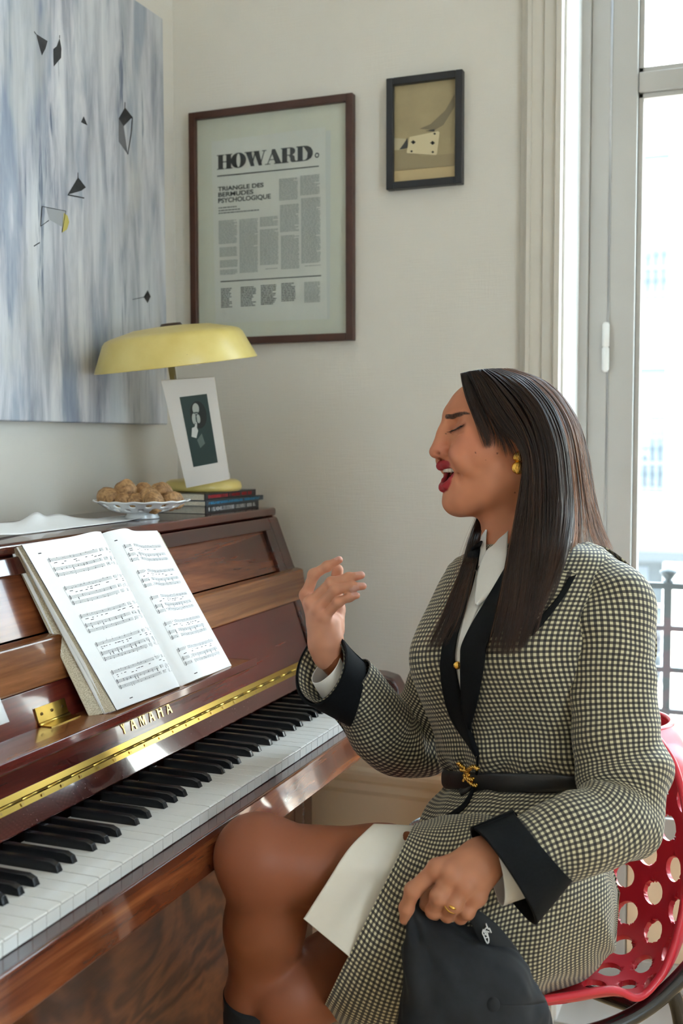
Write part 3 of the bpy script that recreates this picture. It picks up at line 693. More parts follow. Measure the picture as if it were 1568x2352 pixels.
def walnut_mesh(seed):
    bm = bmesh.new(); bmesh.ops.create_icosphere(bm, subdivisions=4, radius=1.0); R = random.Random(seed); o_ = Vector((R.uniform(0, 9), R.uniform(0, 9), R.uniform(0, 9)))
    for v in bm.verts:
        p = v.co.normalized(); r = 1+.10*mnoise(p*2.2+o_)-.09*abs(mnoise(p*4.5+o_))
        r += .07*math.exp(-(p.y/.09)**2)-.05*math.exp(-(p.y/.03)**2)
        v.co = Vector((p.x*1.16*r, p.y*.95*r, p.z*.97*r))*.0158
    me = bpy.data.meshes.new('walnut'); bm.to_mesh(me); bm.free(); me.polygons.foreach_set('use_smooth', [True]*len(me.polygons)); me.materials.append(M_NUT); return me
nutm = [walnut_mesh(s) for s in (1, 2, 3)]
nuts = [(232, 1386, 1.925, 1.18, 'leftmost walnut resting in the pierced dish'), (355, 1348, 1.935, 1.25, 'large walnut on top of the pile at the left of the dish'), (338, 1405, 1.905, .85, 'small walnut at the front rim below the large left one'), (430, 1412, 1.90, .9, 'small walnut at the front rim in the middle of the dish'),
        (492, 1352, 1.955, 1.05, 'walnut at the back of the pile near its middle'), (535, 1385, 1.915, 1.15, 'dark seamed walnut in the centre of the pile'), (565, 1418, 1.885, 1.15, 'walnut at the front rim right of the middle'), (628, 1350, 1.965, 1.15, 'topmost walnut at the right of the pile'),
        (690, 1408, 1.925, 1.0, 'walnut at the right-hand front of the dish'), (735, 1405, 1.945, .85, 'rightmost walnut against the dish rim'), (445, 1380, 1.985, 1.0, 'walnut mostly hidden behind the front row in the middle'), (290, 1395, 1.975, 1.0, 'walnut mostly hidden behind the two left ones')]
for i, (x, y, d, s, lb_) in enumerate(nuts):
    o = link('walnut', nutm[i % 3]); o.location = at(180+x/3.267, 720+y/3.267, 1.932+(d-1.885)*.72); o.scale = (s*1.08,)*3; o.rotation_euler = (RND.uniform(0, 6), RND.uniform(0, 6), RND.uniform(0, 6)); tag(o, lb_, 'walnut', 'walnuts in the dish')

# ---- abstract painting on the left wall
xp_ = XL+.038
P00 = onp(378, 45, 0, xp_); P01 = onp(378, 975, 0, xp_)
py1, pz1, pz0 = .5*(P00[1]+P01[1])+.004, P00[2], P01[2]; py0 = py1-1.05
pt = empty('painting', (xp_, py1, pz0), 'large grey-blue abstract canvas with vertical brushstrokes and small black shapes', 'painting')
t = NT('brushed_paint'); v1 = t.coords('Object', (1, 26, 3.2)); v2 = t.coords('Object', (1, 60, 5)); v3 = t.coords('Object', (1, 9, 1.6))
sx = t.node('ShaderNodeSeparateXYZ'); t.link(t.coords(), sx.inputs[0])
a = t.noise(v1, 1, 6, .6, .4); b = t.noise(v2, 1, 4, .6, .2); c3 = t.noise(v3, 1, 5, .55, .3)
base = t.ramp(a, [(.30, (.16, .175, .22)), (.44, (.34, .35, .395)), (.56, (.53, .53, .56)), (.72, (.70, .69, .69))])
base = t.mix(t.ramp(c3, [(.40, (0, 0, 0)), (.62, (.75, .75, .75))]), base, (.55, .575, .59))
dk = t.math('MULTIPLY', t.ramp(b, [(.56, (0, 0, 0)), (.66, (1, 1, 1))]), t.ramp(t.noise(t.coords('Object', (1, 7, 2.5)), 1, 4), [(.48, (0, 0, 0)), (.60, (1, 1, 1))]))
base = t.mix(t.math('MULTIPLY', dk, .85), base, (.075, .105, .165))
bl = t.math('MULTIPLY', t.ramp(t.noise(t.coords('Object', (1, 11, 2.2), (0, 0, 0)), 1.3, 4), [(.55, (0, 0, 0)), (.65, (1, 1, 1))]), t.ramp(sx.outputs[2], [(.0, (1, 1, 1)), (1.0, (1, 1, 1))]))
base = t.mix(t.math('MULTIPLY', bl, .6), base, (.19, .24, .32))
wg = t.ramp(t.noise(t.coords('Object', (1, 5, 2)), 1.7, 3), [(.56, (0, 0, 0)), (.66, (1, 1, 1))]); base = t.mix(t.math('MULTIPLY', wg, .5), base, (.50, .49, .455))
t.color(base); t.set(Roughness=.55); t.bump(b, .4, .002)
box('canvas', XL+.002, xp_, py0, py1, pz0, pz1, t.m, pt, .003)
def pp(x, y, o=.0006): return onpl(x/2.352, y/2.352, (xp_+o, 0, 0), (1., 0, 0))
M_BLK = plain('black_paint', (.022, .022, .024), .5, var=.5, vscale=60); M_GRYP = plain('grey_wash', (.15, .15, .16), .6); M_YLP = plain('yellow_paint', (.50, .42, .10), .6)
for poly in ([(195, 183), (257, 222), (246, 262), (226, 300)], [(322, 205), (332, 262), (330, 312), (290, 360), (288, 265), (306, 250)], [(452, 628), (473, 678), (437, 660)], [(675, 580), (715, 632), (668, 682), (641, 640)], [(422, 958), (464, 1012), (440, 1030), (365, 1052)], [(797, 1567), (814, 1602), (797, 1638), (776, 1604)]):
    flat('painted_shape', [poly], M_BLK, pt, pp)
flat('painted_shape', [[(641, 640), (668, 682), (690, 835), (641, 765)]], M_GRYP, pt, pp); flat('painted_shape', [[(250, 1120), (352, 1142), (334, 1225), (268, 1188)]], plain('light_wash', (.33, .34, .35), .6), pt, pp, .0005)
flat('painted_shape', [[(345, 1150), (365, 1165), (374, 1200), (362, 1240), (335, 1257)]], M_YLP, pt, pp, .0008)
def pline(pts, w=2.2):
    out = []
    for (x0, y0), (x1, y1) in zip(pts, pts[1:]):
        d = unit((x1-x0, y1-y0))*w; out.append([(x0-d[1], y0+d[0]), (x1-d[1], y1+d[0]), (x1+d[1], y1-d[0]), (x0+d[1], y0-d[0])])
    return out
flat('painted_line', pline([(715, 632), (712, 700), (690, 835)])+pline([(365, 1052), (455, 1070)], 3.5)+pline([(228, 1115), (355, 1140), (335, 1255)], 1.6)+pline([(228, 1115), (220, 1222), (265, 1190)], 1.8)+pline([(715, 1618), (777, 1605)], 1.8)+pline([(185, 170), (195, 185)], 2)+pline([(322, 190), (322, 206)], 2)+pline([(675, 552), (675, 582)], 2)+pline([(421, 932), (422, 960)], 2)+pline([(183, 1330), (215, 1310)], 3), M_BLK, pt, pp, .001)

# ---- framed newspaper poster
M_FRB = plain('brown_frame_wood', (.062, .022, .013), .4, var=.2, vscale=20); M_FRK = plain('black_frame_wood', (.012, .014, .018), .4)
M_MAT = plain('cream_mat', (.60, .58, .49), .8, var=.03); M_NEWS = plain('newsprint', (.62, .60, .55), .85, var=.03, vscale=10)
yfz = YW-.020
def frame(root, px, wid, mat, depth=.019, tilt=0):
    a = [onp(x, y, 1, yfz) for x, y in px]; x0, x1 = (a[0][0]+a[3][0])/2, (a[1][0]+a[2][0])/2; z1, z0 = (a[0][2]+a[1][2])/2, (a[2][2]+a[3][2])/2
    for q in ((x0, x0+wid, z0, z1), (x1-wid, x1, z0, z1)): box('frame_bar', q[0], q[1], yfz, YW-.001, q[2], q[3], mat, root, .0015)
    for q in ((x0+wid, x1-wid, z0, z0+wid), (x0+wid, x1-wid, z1-wid, z1)): box('frame_bar', q[0], q[1], yfz, YW-.001, q[2], q[3], mat, root, .0015)
    return x0, x1, z0, z1
po = empty('poster', (-.33, YW-.01, 1.42), 'brown framed newspaper page with a heavy black headline on the far wall', 'framed poster')
px0, px1, pz0_, pz1_ = frame(po, [(432, 260), (809, 211), (809, 784), (437, 792)], .0155, M_FRB)
box('mat_board', px0+.01, px1-.01, YW-.008, YW-.004, pz0_+.01, pz1_-.01, M_MAT, po)
yp = YW-.0085
def np_(x, y, o=0): return onp(420+x/2.3758, 140+y/2.3758, 1, yp-o)
def rect(x0, y0, x1, y1): return [(x0, y0), (x1, y0), (x1, y1), (x0, y1)]
flat('newspaper', [[(778, 380), (806, 378), (802, 1408), (775, 1410)]], plain('newsprint_back', (.55, .55, .52), .85), po, np_, .0002)
ns = flat('newspaper', [[(155, 440), (775, 360), (786, 1408), (178, 1430)]], M_NEWS, po, np_, .0005)
pc = lambda x, y: np_(x, y)          # px -> plane
def plane_rects(name, rs, mat, o=.0008):      # rects in (x,z) of the poster plane
    V, F = [], []
    for x0, z0, x1, z1 in rs:
        s = len(V); V += [(x0, yp-o, z0), (x1, yp-o, z0), (x1, yp-o, z1), (x0, yp-o, z1)]; F.append((s, s+1, s+2, s+3))
    return pydata(name, V, F, mat, ns, False)
M_NINK = plain('newspaper_ink', (.030, .031, .030), .8); M_NGRY = plain('newspaper_text_grey', (.20, .205, .195), .8)
L0 = pc(187, 595); L1 = pc(187, 515); R1 = pc(742, 530)
hx0, hz0, hh = L0[0], L0[2], (L1[2]-L0[2]); hx1 = pc(712, 530)[0]
def ring(cx_, cy_, rx, ry, ix, iy, n=26):
    o = [(cx_+rx*math.cos(a), cy_+ry*math.sin(a)) for a in np.linspace(0, 2*math.pi, n, endpoint=False)]; i_ = [(cx_+ix*math.cos(a), cy_+iy*math.sin(a)) for a in np.linspace(0, 2*math.pi, n, endpoint=False)]
    return [[o[k], o[(k+1) % n], i_[(k+1) % n], i_[k]] for k in range(n)]
R_ = lambda x0, y0, x1, y1: [(x0, y0), (x1, y0), (x1, y1), (x0, y1)]
FAT = {'H': (1.02, [R_(.08, 0, .40, 1), R_(.62, 0, .94, 1), R_(.40, .46, .62, .53), R_(0, 0, .48, .06), R_(0, .94, .48, 1), R_(.54, 0, 1.02, .06), R_(.54, .94, 1.02, 1)]),
       'O': (1.0, ring(.5, .5, .5, .52, .13, .46)),
       'W': (1.42, [[(.08, 1), (.44, 1), (.64, .0), (.50, 0), (.40, 0)], [(.40, 0), (.50, 0), (.74, .94), (.68, 1)], [(.60, 1), (.94, 1), (1.14, 0), (1.02, 0), (.92, 0)], [(.96, 0), (1.04, 0), (1.32, .95), (1.26, .97)], R_(0, .94, .52, 1), R_(.58, .94, .96, 1), R_(1.14, .94, 1.42, 1)]),
       'A': (1.12, [[(.14, .04), (.20, .04), (.58, .92), (.52, 1)], [(.46, 1), (.66, 1), (1.06, 0), (.68, 0), (.42, .82)], R_(.26, .28, .80, .34), R_(0, 0, .34, .06), R_(.58, 0, 1.12, .06)]),
       'R': (1.08, [R_(.08, 0, .40, 1), R_(0, 0, .48, .06), R_(0, .94, .5, 1), R_(.4, .94, .6, 1), R_(.4, .46, .6, .52), [(.58, 1), (.74, .98), (.88, .88), (.92, .74), (.88, .60), (.74, .50), (.58, .46), (.58, .52), (.60, .60), (.60, .88), (.58, .94)], [(.50, .50), (.74, .49), (.86, .40), (.90, .12), (.98, .06), (1.08, .12), (1.06, .02), (.92, 0), (.70, 0), (.60, .10), (.58, .36)]]),
       'D': (1.06, [R_(.08, 0, .40, 1), R_(0, 0, .48, .06), R_(0, .94, .5, 1), [(.46, 1), (.70, .98), (.92, .84), (1.03, .62), (1.03, .38), (.92, .16), (.70, .02), (.46, 0), (.46, .06), (.58, .08), (.67, .2), (.70, .5), (.67, .8), (.58, .92), (.46, .94)]])}
def tri_poly(name, polys, mat, parent, yy):       # polygons in (x,z)
    bm = bmesh.new()
    for p in polys:
        try: bm.faces.new([bm.verts.new((x, yy, z)) for x, z in p])
        except ValueError: pass
    bmesh.ops.triangulate(bm, faces=bm.faces[:]); return bm_obj(name, bm, mat, parent)
tw = sum(FAT[c][0] for c in 'HOWARD')-.10*5; kx = (hx1-hx0)/tw; x = hx0
for ch in 'HOWARD':
    adv, polys = FAT[ch]; tri_poly('headline_letter', [[(x+a*kx, hz0+b*hh) for a, b in p] for p in polys], M_NINK, ns, yp-.0009); x += (adv-.10)*kx
cdot = pc(732, 515); tri_poly('headline_dot', [[(cdot[0]+a, cdot[2]+b) for a, b in p] for p in ring(0, 0, .0052, .0055, .0026, .0028, 16)], M_NINK, ns, yp-.0009)
a, b = pc(187, 630), pc(742, 560); c_, d_ = pc(205, 1205), pc(755, 1160)
plane_rects('rule', [(a[0], a[2]-.0012, b[0], a[2]+.0012)], M_NINK); plane_rects('rule', [(c_[0], c_[2]-.0011, d_[0], c_[2]+.0011)], M_NINK)
def font_mesh(txt, x, z, h, mat, parent, yy, wide=1.0, bold=0.0, maxw=None):
    cu = bpy.data.curves.new('text', 'FONT'); cu.body = txt; cu.size = 1.0; cu.offset = bold; ob = bpy.data.objects.new('tmp', cu); COL.objects.link(ob)
    dg = bpy.context.evaluated_depsgraph_get(); me = bpy.data.meshes.new_from_object(ob.evaluated_get(dg)); bpy.data.objects.remove(ob)
    co = np.zeros(len(me.vertices)*3); me.vertices.foreach_get('co', co); co = co.reshape(-1, 3); w0 = co[:, 0].max(); hh_ = .72
    kx_ = (maxw/w0) if maxw else h/hh_*wide
    out = np.stack((x+co[:, 0]*kx_, np.full(len(co), yy), z+co[:, 1]*h/hh_), 1); me.vertices.foreach_set('co', out.ravel()); me.materials.clear(); return link('headline_text', me, mat, parent)
for txt, (xa, yt, yb3), xe in (('TRIANGLE DES', (192, 688, 711), 441), ('BERMUDES', (192, 719, 743), 385), ('PSYCHOLOGIQUE', (192, 751, 776), 480)):
    A, B = pc(xa, yb3), pc(xa, yt); font_mesh(txt, A[0], A[2], B[2]-A[2], M_NINK, ns, yp-.0009, bold=.03, maxw=pc(xe, yb3)[0]-A[0])
def lines(x0p, y0p, x1p, y1p, pitch=.0023, fill=.5, dense=.93, seed=0):
    A, B = pc(x0p, y0p), pc(x0p, y1p); x1_ = pc(x1p, y0p)[0]; out = []; z = A[2]; R = random.Random(seed)
    while z-pitch > B[2]:
        xx = A[0]
        e = x1_-(R.uniform(0, .3)*(x1_-A[0]) if R.random() > dense else R.uniform(0, .002))
        while xx < e:
            w_ = R.uniform(.003, .010); out.append((xx, z-pitch*fill, min(xx+w_, e), z)); xx += w_+.0009
        z -= pitch
    return out
rs = []
for i, q in enumerate(((525, 645, 628, 770), (530, 788, 634, 942), (535, 955, 636, 1145), (640, 628, 748, 738), (645, 752, 752, 1112), (195, 874, 297, 1008), (200, 1020, 298, 1078), (202, 1090, 300, 1132), (203, 1142, 300, 1176), (308, 866, 410, 1165), (420, 854, 520, 910), (420, 922, 522, 1122), (450, 1134, 520, 1142), (665, 1118, 755, 1130), (662, 1208, 750, 1322))): rs += lines(*q, seed=i)
plane_rects('column_text', rs, M_NGRY)
rs = []
for i, q in enumerate(((195, 800, 330, 812), (195, 815, 322, 826), (195, 829, 420, 840), (208, 1242, 270, 1355), (315, 1234, 400, 1350), (425, 1224, 512, 1336), (537, 1214, 615, 1322))): rs += lines(*q, pitch=.0036 if i > 2 else .0042, fill=.6, dense=.35, seed=40+i)
plane_rects('caption_text', rs, plain('newspaper_bold_text', (.09, .09, .088), .8))
box('poster_glazing', px0+.014, px1-.014, YW-.0135, YW-.0125, pz0_+.014, pz1_-.014, M_GLASS, po)

# ---- small black frame with a sepia playing-card print
sm = empty('picture_frame', (.015, YW-.01, 1.72), 'small black frame with a sepia print of a playing card', 'picture')
sx0, sx1, sz0, sz1 = frame(sm, [(886, 183), (1061, 155), (1060, 419), (886, 437)], .0145, M_FRK)
yp = YW-.0085
def np2(x, y, o=0): return onp(420+x/2.3758, 140+y/2.3758, 1, YW-.0085-o)
pr_ = flat('print', [[(1138, 125), (1485, 75), (1485, 640), (1138, 672)]], plain('sepia_print', (.36, .29, .16), .6, var=.08, vscale=20), sm, np2)
flat('print_tone', [[(1140, 600), (1482, 570), (1482, 632), (1140, 667)]], plain('sepia_pale', (.50, .38, .20), .6), pr_, np2, .0008)
flat('print_tone', [[(1140, 490), (1240, 478), (1300, 520), (1482, 505), (1482, 572), (1140, 602)]], plain('sepia_mid', (.30, .24, .135), .6), pr_, np2, .0008)
flat('print_tone', [[(1482, 180), (1430, 270), (1350, 345), (1290, 370), (1370, 378), (1420, 350), (1482, 250)]], plain('sepia_dark', (.20, .165, .10), .6), pr_, np2, .0008)
flat('print_tone', [[(1142, 420), (1215, 425), (1225, 470), (1190, 485), (1142, 488)]], plain('sepia_light', (.46, .40, .26), .6), pr_, np2, .0011)
flat('print_tone', [[(1225, 418), (1228, 475), (1180, 484), (1205, 450)], [(1320, 382), (1372, 372), (1372, 384)]], plain('sepia_black', (.04, .04, .04), .6), pr_, np2, .0014)
flat('playing_card', [[(1236, 415), (1392, 383), (1400, 390), (1386, 508), (1378, 514), (1222, 503), (1220, 497)]], plain('card_cream', (.62, .53, .33), .6), pr_, np2, .0018)
def spade(x, y, s): return [ell(x+2*s, y-5*s, 7*s, 5*s, .5, 12), ell(x+2*s, y+5*s, 7*s, 5*s, -.5, 12), [(x-14*s, y), (x+3*s, y-9*s), (x+3*s, y+9*s)], [(x+3*s, y-2*s), (x+13*s, y-4*s), (x+13*s, y+4*s), (x+3*s, y+2*s)]]
flat('card_mark', spade(1255, 443, 1.0)+spade(1360, 447, 1.0)+spade(1372, 397, .6)+spade(1246, 493, .6)+spade(1362, 497, .6), plain('card_black', (.02, .02, .02), .6), pr_, np2, .0022)
# ================================================================== the singer: body surface from a smooth distance field
def smin(a, b, k):
    h = np.maximum(k-np.abs(a-b), 0)/k; return np.minimum(a, b)-h*h*k*.25
def smax(a, b, k): return -smin(-a, -b, k)
def d_cap(P, a, b, ra, rb):
    a = np.asarray(a); b = np.asarray(b); ab = b-a; t = np.clip(((P-a)@ab)/np.dot(ab, ab), 0, 1)
    return np.linalg.norm(P-a-t[:, None]*ab, axis=1)-(ra+(rb-ra)*t)
def d_ell(P, c, M, r):
    q = (P-np.asarray(c))@np.asarray(M).T; r = np.asarray(r); k0 = np.linalg.norm(q/r, axis=1); k1 = np.linalg.norm(q/(r*r), axis=1)+1e-9
    return k0*(k0-1)/k1
def mesh_sdf(fn, lo, hi, h, band=4):
    lo = np.asarray(lo, float); n = np.ceil((np.asarray(hi)-lo)/h).astype(int)+1
    n = ((n+band-1)//band)*band+1
    cn_ = (n-1)//band+1
    g = np.stack(np.meshgrid(*[lo[i]+np.arange(cn_[i])*h*band for i in range(3)], indexing='ij'), -1).reshape(-1, 3)
    cv = fn(g).reshape(cn_)
    # blocks whose corners come near the surface
    m = np.abs(cv) < h*band*1.9
    bm_ = np.zeros(tuple(cn_-1), bool)
    for dx in (0, 1):
        for dy in (0, 1):
            for dz in (0, 1): bm_ |= m[dx:cn_[0]-1+dx, dy:cn_[1]-1+dy, dz:cn_[2]-1+dz]
    rep = np.repeat(np.repeat(np.repeat(cv[:-1, :-1, :-1], band, 0), band, 1), band, 2)
    V = np.full(tuple(n), 1.0); V[:-1, :-1, :-1] = np.where(rep > 0, 1.0, -1.0)
    mk = np.zeros(tuple(n), bool); fb = np.repeat(np.repeat(np.repeat(bm_, band, 0), band, 1), band, 2)
    for dx in (0, 1):
        for dy in (0, 1):
            for dz in (0, 1): mk[dx:n[0]-1+dx, dy:n[1]-1+dy, dz:n[2]-1+dz] |= fb
    idx = np.argwhere(mk); pts = lo+idx*h; val = np.empty(len(pts))
    for s in range(0, len(pts), 200000): val[s:s+200000] = fn(pts[s:s+200000])
    V[mk] = val
    # surface nets
    c = [V[dx:n[0]-1+dx, dy:n[1]-1+dy, dz:n[2]-1+dz] for dx in (0, 1) for dy in (0, 1) for dz in (0, 1)]
    neg = sum((q < 0).astype(int) for q in c); cells = np.argwhere((neg > 0) & (neg < 8) & fb[:n[0]-1, :n[1]-1, :n[2]-1])
    cid = -np.ones(tuple(n-1), int); cid[tuple(cells.T)] = np.arange(len(cells))
    cvs = np.stack([q[tuple(cells.T)] for q in c], 1); off = np.array([(dx, dy, dz) for dx in (0, 1) for dy in (0, 1) for dz in (0, 1)], float)
    acc = np.zeros((len(cells), 3)); cnt = np.zeros(len(cells))
    for i in range(8):
        for j in range(i+1, 8):
            if np.abs(off[i]-off[j]).sum() != 1: continue
            a, b = cvs[:, i], cvs[:, j]; mm = (a < 0) != (b < 0); t = np.where(mm, a/(a-b+1e-12), 0)
            acc += np.where(mm[:, None], off[i]+(off[j]-off[i])*t[:, None], 0); cnt += mm
    verts = lo+(cells+acc/np.maximum(cnt, 1)[:, None])*h
    F = []
    for ax in range(3):
        u, v = (ax+1) % 3, (ax+2) % 3
        A = V; sh_ = [slice(None)]*3; sl2 = [slice(None)]*3; sh_[ax] = slice(0, -1); sl2[ax] = slice(1, None)
        ch = (A[tuple(sh_)] < 0) != (A[tuple(sl2)] < 0); e = np.argwhere(ch)
        e = e[(e[:, u] > 0) & (e[:, v] > 0) & (e[:, u] < n[u]-1) & (e[:, v] < n[v]-1)]
        s0 = A[tuple(e.T)] < 0
        def cl(du, dv): q = e.copy(); q[:, u] -= du; q[:, v] -= dv; return cid[tuple(q.T)]
        q = np.stack([cl(1, 1), cl(0, 1), cl(0, 0), cl(1, 0)], 1); ok = (q >= 0).all(1); q = q[ok]; s0 = s0[ok]
        q[~s0] = q[~s0][:, ::-1]; F.append(q)
    return verts, np.concatenate(F)
class Field:
    def __init__(s): s.ops = []
    def cap(s, a, b, ra, rb, k=.01): s.ops.append(('u', lambda P: d_cap(P, a, b, ra, rb), k)); return s
    def chain(s, pts, rad, k=.006):
        for i in range(len(pts)-1): s.cap(pts[i], pts[i+1], rad[i], rad[i+1], k)
        return s
    def ell(s, c, M, r, k=.01): s.ops.append(('u', lambda P: d_ell(P, c, M, r), k)); return s
    def cut_ell(s, c, M, r, k=.004): s.ops.append(('s', lambda P: d_ell(P, c, M, r), k)); return s
    def cut_cap(s, a, b, ra, rb, k=.004): s.ops.append(('s', lambda P: d_cap(P, a, b, ra, rb), k)); return s
    def sub(s, fld, k=.004): s.ops.append(('u', fld, k)); return s
    def __call__(s, P):
        d = None
        for op, fn, k in s.ops:
            v = fn(P)
            if d is None: d = v
            elif op == 'u': d = smin(d, v, k)
            else: d = smax(d, -v, k)
        return d

# ---- head frame: f forward (image left, turned a little to the camera), l her left, u up
HD = 1.66; hs_ = HD/FPX; HT = math.radians(11)
HO = at(1178, 1035, HD)
Hf = -RT*math.cos(HT)-FW*math.sin(HT); Hl = -FW*math.cos(HT)+RT*math.sin(HT); Hu = UP
HM = np.array((Hf, Hl, Hu))
def H(f, l, u): return HO+(Hf*f+Hl*l+Hu*u)*.001            # millimetres in the head frame
def Hpx(px, py, l=0):                                       # head-frame point seen at a pixel, l mm off the mid plane
    n = Hl; r = ray(px, py); p0 = HO+Hl*l*.001; return CAM+r*(np.dot(p0-CAM, n)/np.dot(r, n)) if abs(np.dot(r, n)) > .05 else None
def hp(px, py, l=0):                                        # profile pixel -> (f,u) in mm on the plane l
    f = ((1178-px)*hs_*1000+l*math.sin(HT))/math.cos(HT); return f, (1035-py)*hs_*1000
def HQ(px, py, l=0): f, u = hp(px, py, l); return H(f, l, u)
hd = Field()
mm = .001
hd.ell(H(0, 0, 36), HM, np.array((93, 72, 76))*mm)
hd.ell(H(52, 0, 52), HM, np.array((47, 56, 46))*mm, .03)                 # forehead
hd.ell(H(54, 0, -4), HM, np.array((46, 55, 60))*mm, .03)                 # mid face
hd.ell(H(50, 0, -52), HM, np.array((44, 45, 36))*mm, .03)                # jaw
hd.cap(H(8, 50, -38), H(78, 18, -76), .017, .016, .03); hd.cap(H(8, -50, -38), H(78, -18, -76), .017, .016, .03)   # jaw line
hd.ell(H(88, 0, -78), HM, np.array((19, 20, 16))*mm, .02)                # chin
hd.ell(H(86, 0, -32), HM, np.array((22, 26, 24))*mm, .025)               # muzzle
for s_ in (1, -1):
    hd.ell(H(66, s_*38, 4), HM, np.array((30, 22, 22))*mm, .025)         # cheek
    hd.ell(H(76, s_*34, -14), HM, np.array((20, 17, 16))*mm, .02)        # raised cheek
    hd.cap(H(94, s_*9, 54), H(76, s_*44, 54), .009, .008, .014)          # brow ridge
    hd.cut_ell(H(104, s_*25, 40), HM, np.array((12, 14, 8))*mm, .016)    # socket
    hd.ell(H(80, s_*29, 33), HM, np.array((15, 16, 12))*mm, .006)      # closed eyeball
nb_ = [hp(1019, 966), hp(1006, 998), hp(993, 1020), hp(988, 1034)]
hd.chain([H(nb_[0][0]-8, 0, nb_[0][1]), H(nb_[1][0]-9, 0, nb_[1][1]), H(nb_[2][0]-10, 0, nb_[2][1])], [.0085, .0092, .0100], .014)
hd.ell(H(118.5, 0, -3), HM, np.array((11.5, 11, 10))*mm, .010)
for s_ in (1, -1): hd.ell(H(107, s_*12.5, -7), HM, np.array((12, 7.0, 8.0))*mm, .007)
for s_ in (1, -1): hd.cut_ell(H(110, s_*8.5, -14.5), HM, np.array((6.5, 3.6, 5.0))*mm, .003)
# mouth wide open
up_l = [H(93, 25, -28.5), H(101, 19, -23.5), H(109, 9.5, -22), H(112.5, 0, -24), H(109, -9.5, -22), H(101, -19, -23.5), H(93, -25, -28.5)]
lo_l = [H(93, 25, -30), H(102, 17.5, -45), H(107, 9, -54), H(109, 0, -56), H(107, -9, -54), H(102, -17.5, -45), H(93, -25, -30)]
hd.cut_ell(H(106, 0, -39.5), HM, np.array((40, 21.5, 15.5))*mm, .004)
hd.cut_cap(H(100, 18, -34), H(92, 24.5, -30), .009, .0035, .003); hd.cut_cap(H(100, -18, -34), H(92, -24.5, -30), .009, .0035, .003)
UR = [.0024, .0044, .0062, .0064, .0062, .0044, .0024]; LR = [.0024, .0040, .0056, .0062, .0056, .0040, .0024]
hd.chain(up_l, UR, .0025); hd.chain(lo_l, LR, .0025)
for s_ in (1, -1):
    hd.cap(H(92, s_*30, -6), H(76, s_*40, -34), .0085, .007, .010)            # cheek pushed up beside the mouth
    hd.cut_cap(H(104, s_*20, -6), H(93, s_*31, -36), .0001, .0001, .006)
# ears
for s_ in (1, -1):
    hd.ell(H(2, s_*70, 6), HM, np.array((15, 6, 27))*mm, .008); hd.cut_ell(H(6, s_*77, 6), HM, np.array((7, 5, 14))*mm, .006); hd.ell(H(8, s_*68, -20), HM, np.array((8, 5, 9))*mm, .006)
hd0 = Field(); hd0.ops = list(hd.ops)
def surf(px, py):                 # the point of the face seen at a pixel
    r = unit(ray(px, py)); t_ = 1.45
    for _ in range(60):
        d_ = float(hd0((CAM+r*t_)[None])[0]); t_ += d_*.9
        if abs(d_) < 5e-5: break
    return CAM+r*t_
def mirror(p): q_ = np.asarray(p)-HO; return np.asarray(p)-2*Hl*np.dot(q_, Hl)
def groove(pts, r, k):
    S_ = [surf(*q_) for q_ in pts]
    for T_ in (S_, [mirror(q_) for q_ in S_]):
        for a_, b_ in zip(T_, T_[1:]): hd.cut_cap(a_, b_, r, r, k)
def ridge(pts, r, k, sink):
    S_ = [surf(*q_)-Hl*sink for q_ in pts]
    for T_ in (S_, [mirror(q_) for q_ in S_]):
        for a_, b_ in zip(T_, T_[1:]): hd.cap(a_, b_, r, r, k)
groove([(1030, 1036), (1042, 1052), (1052, 1070), (1056, 1088), (1055, 1104)], .0009, .007)        # nose-to-mouth fold
ridge([(1044, 1040), (1058, 1054), (1066, 1072)], .006, .014, .0045)
groove([(1038, 989), (1046, 987), (1054, 983), (1062, 977), (1068, 974)], .0006, .0035)            # closed lids
groove([(1040, 996), (1050, 998), (1062, 994)], .0002, .004); groove([(1036, 978), (1046, 970), (1058, 967)], .0003, .004)
groove([(1030, 962), (1031, 970)], .0004, .004)
for T_ in (surf(1004, 1042), mirror(surf(1004, 1042))): hd.cut_ell(T_, HM, np.array((5.2, 3.4, 2.3))*mm, .0025)
BROW = [surf(*q_) for q_ in ((1026, 957), (1040, 957), (1054, 952), (1067, 948.5), (1078, 950))]; LASH = [surf(*q_) for q_ in ((1037, 988.5), (1045, 986.5), (1053, 982.5), (1061, 977.5), (1065, 975))]
# neck
NB = at(1172, 1345, 1.655)
hd.cap(H(-16, 0, -35), NB, .050, .054, .035)
hd.cap(H(22, 14, -70), at(1132, 1320, 1.625), .012, .012, .02)
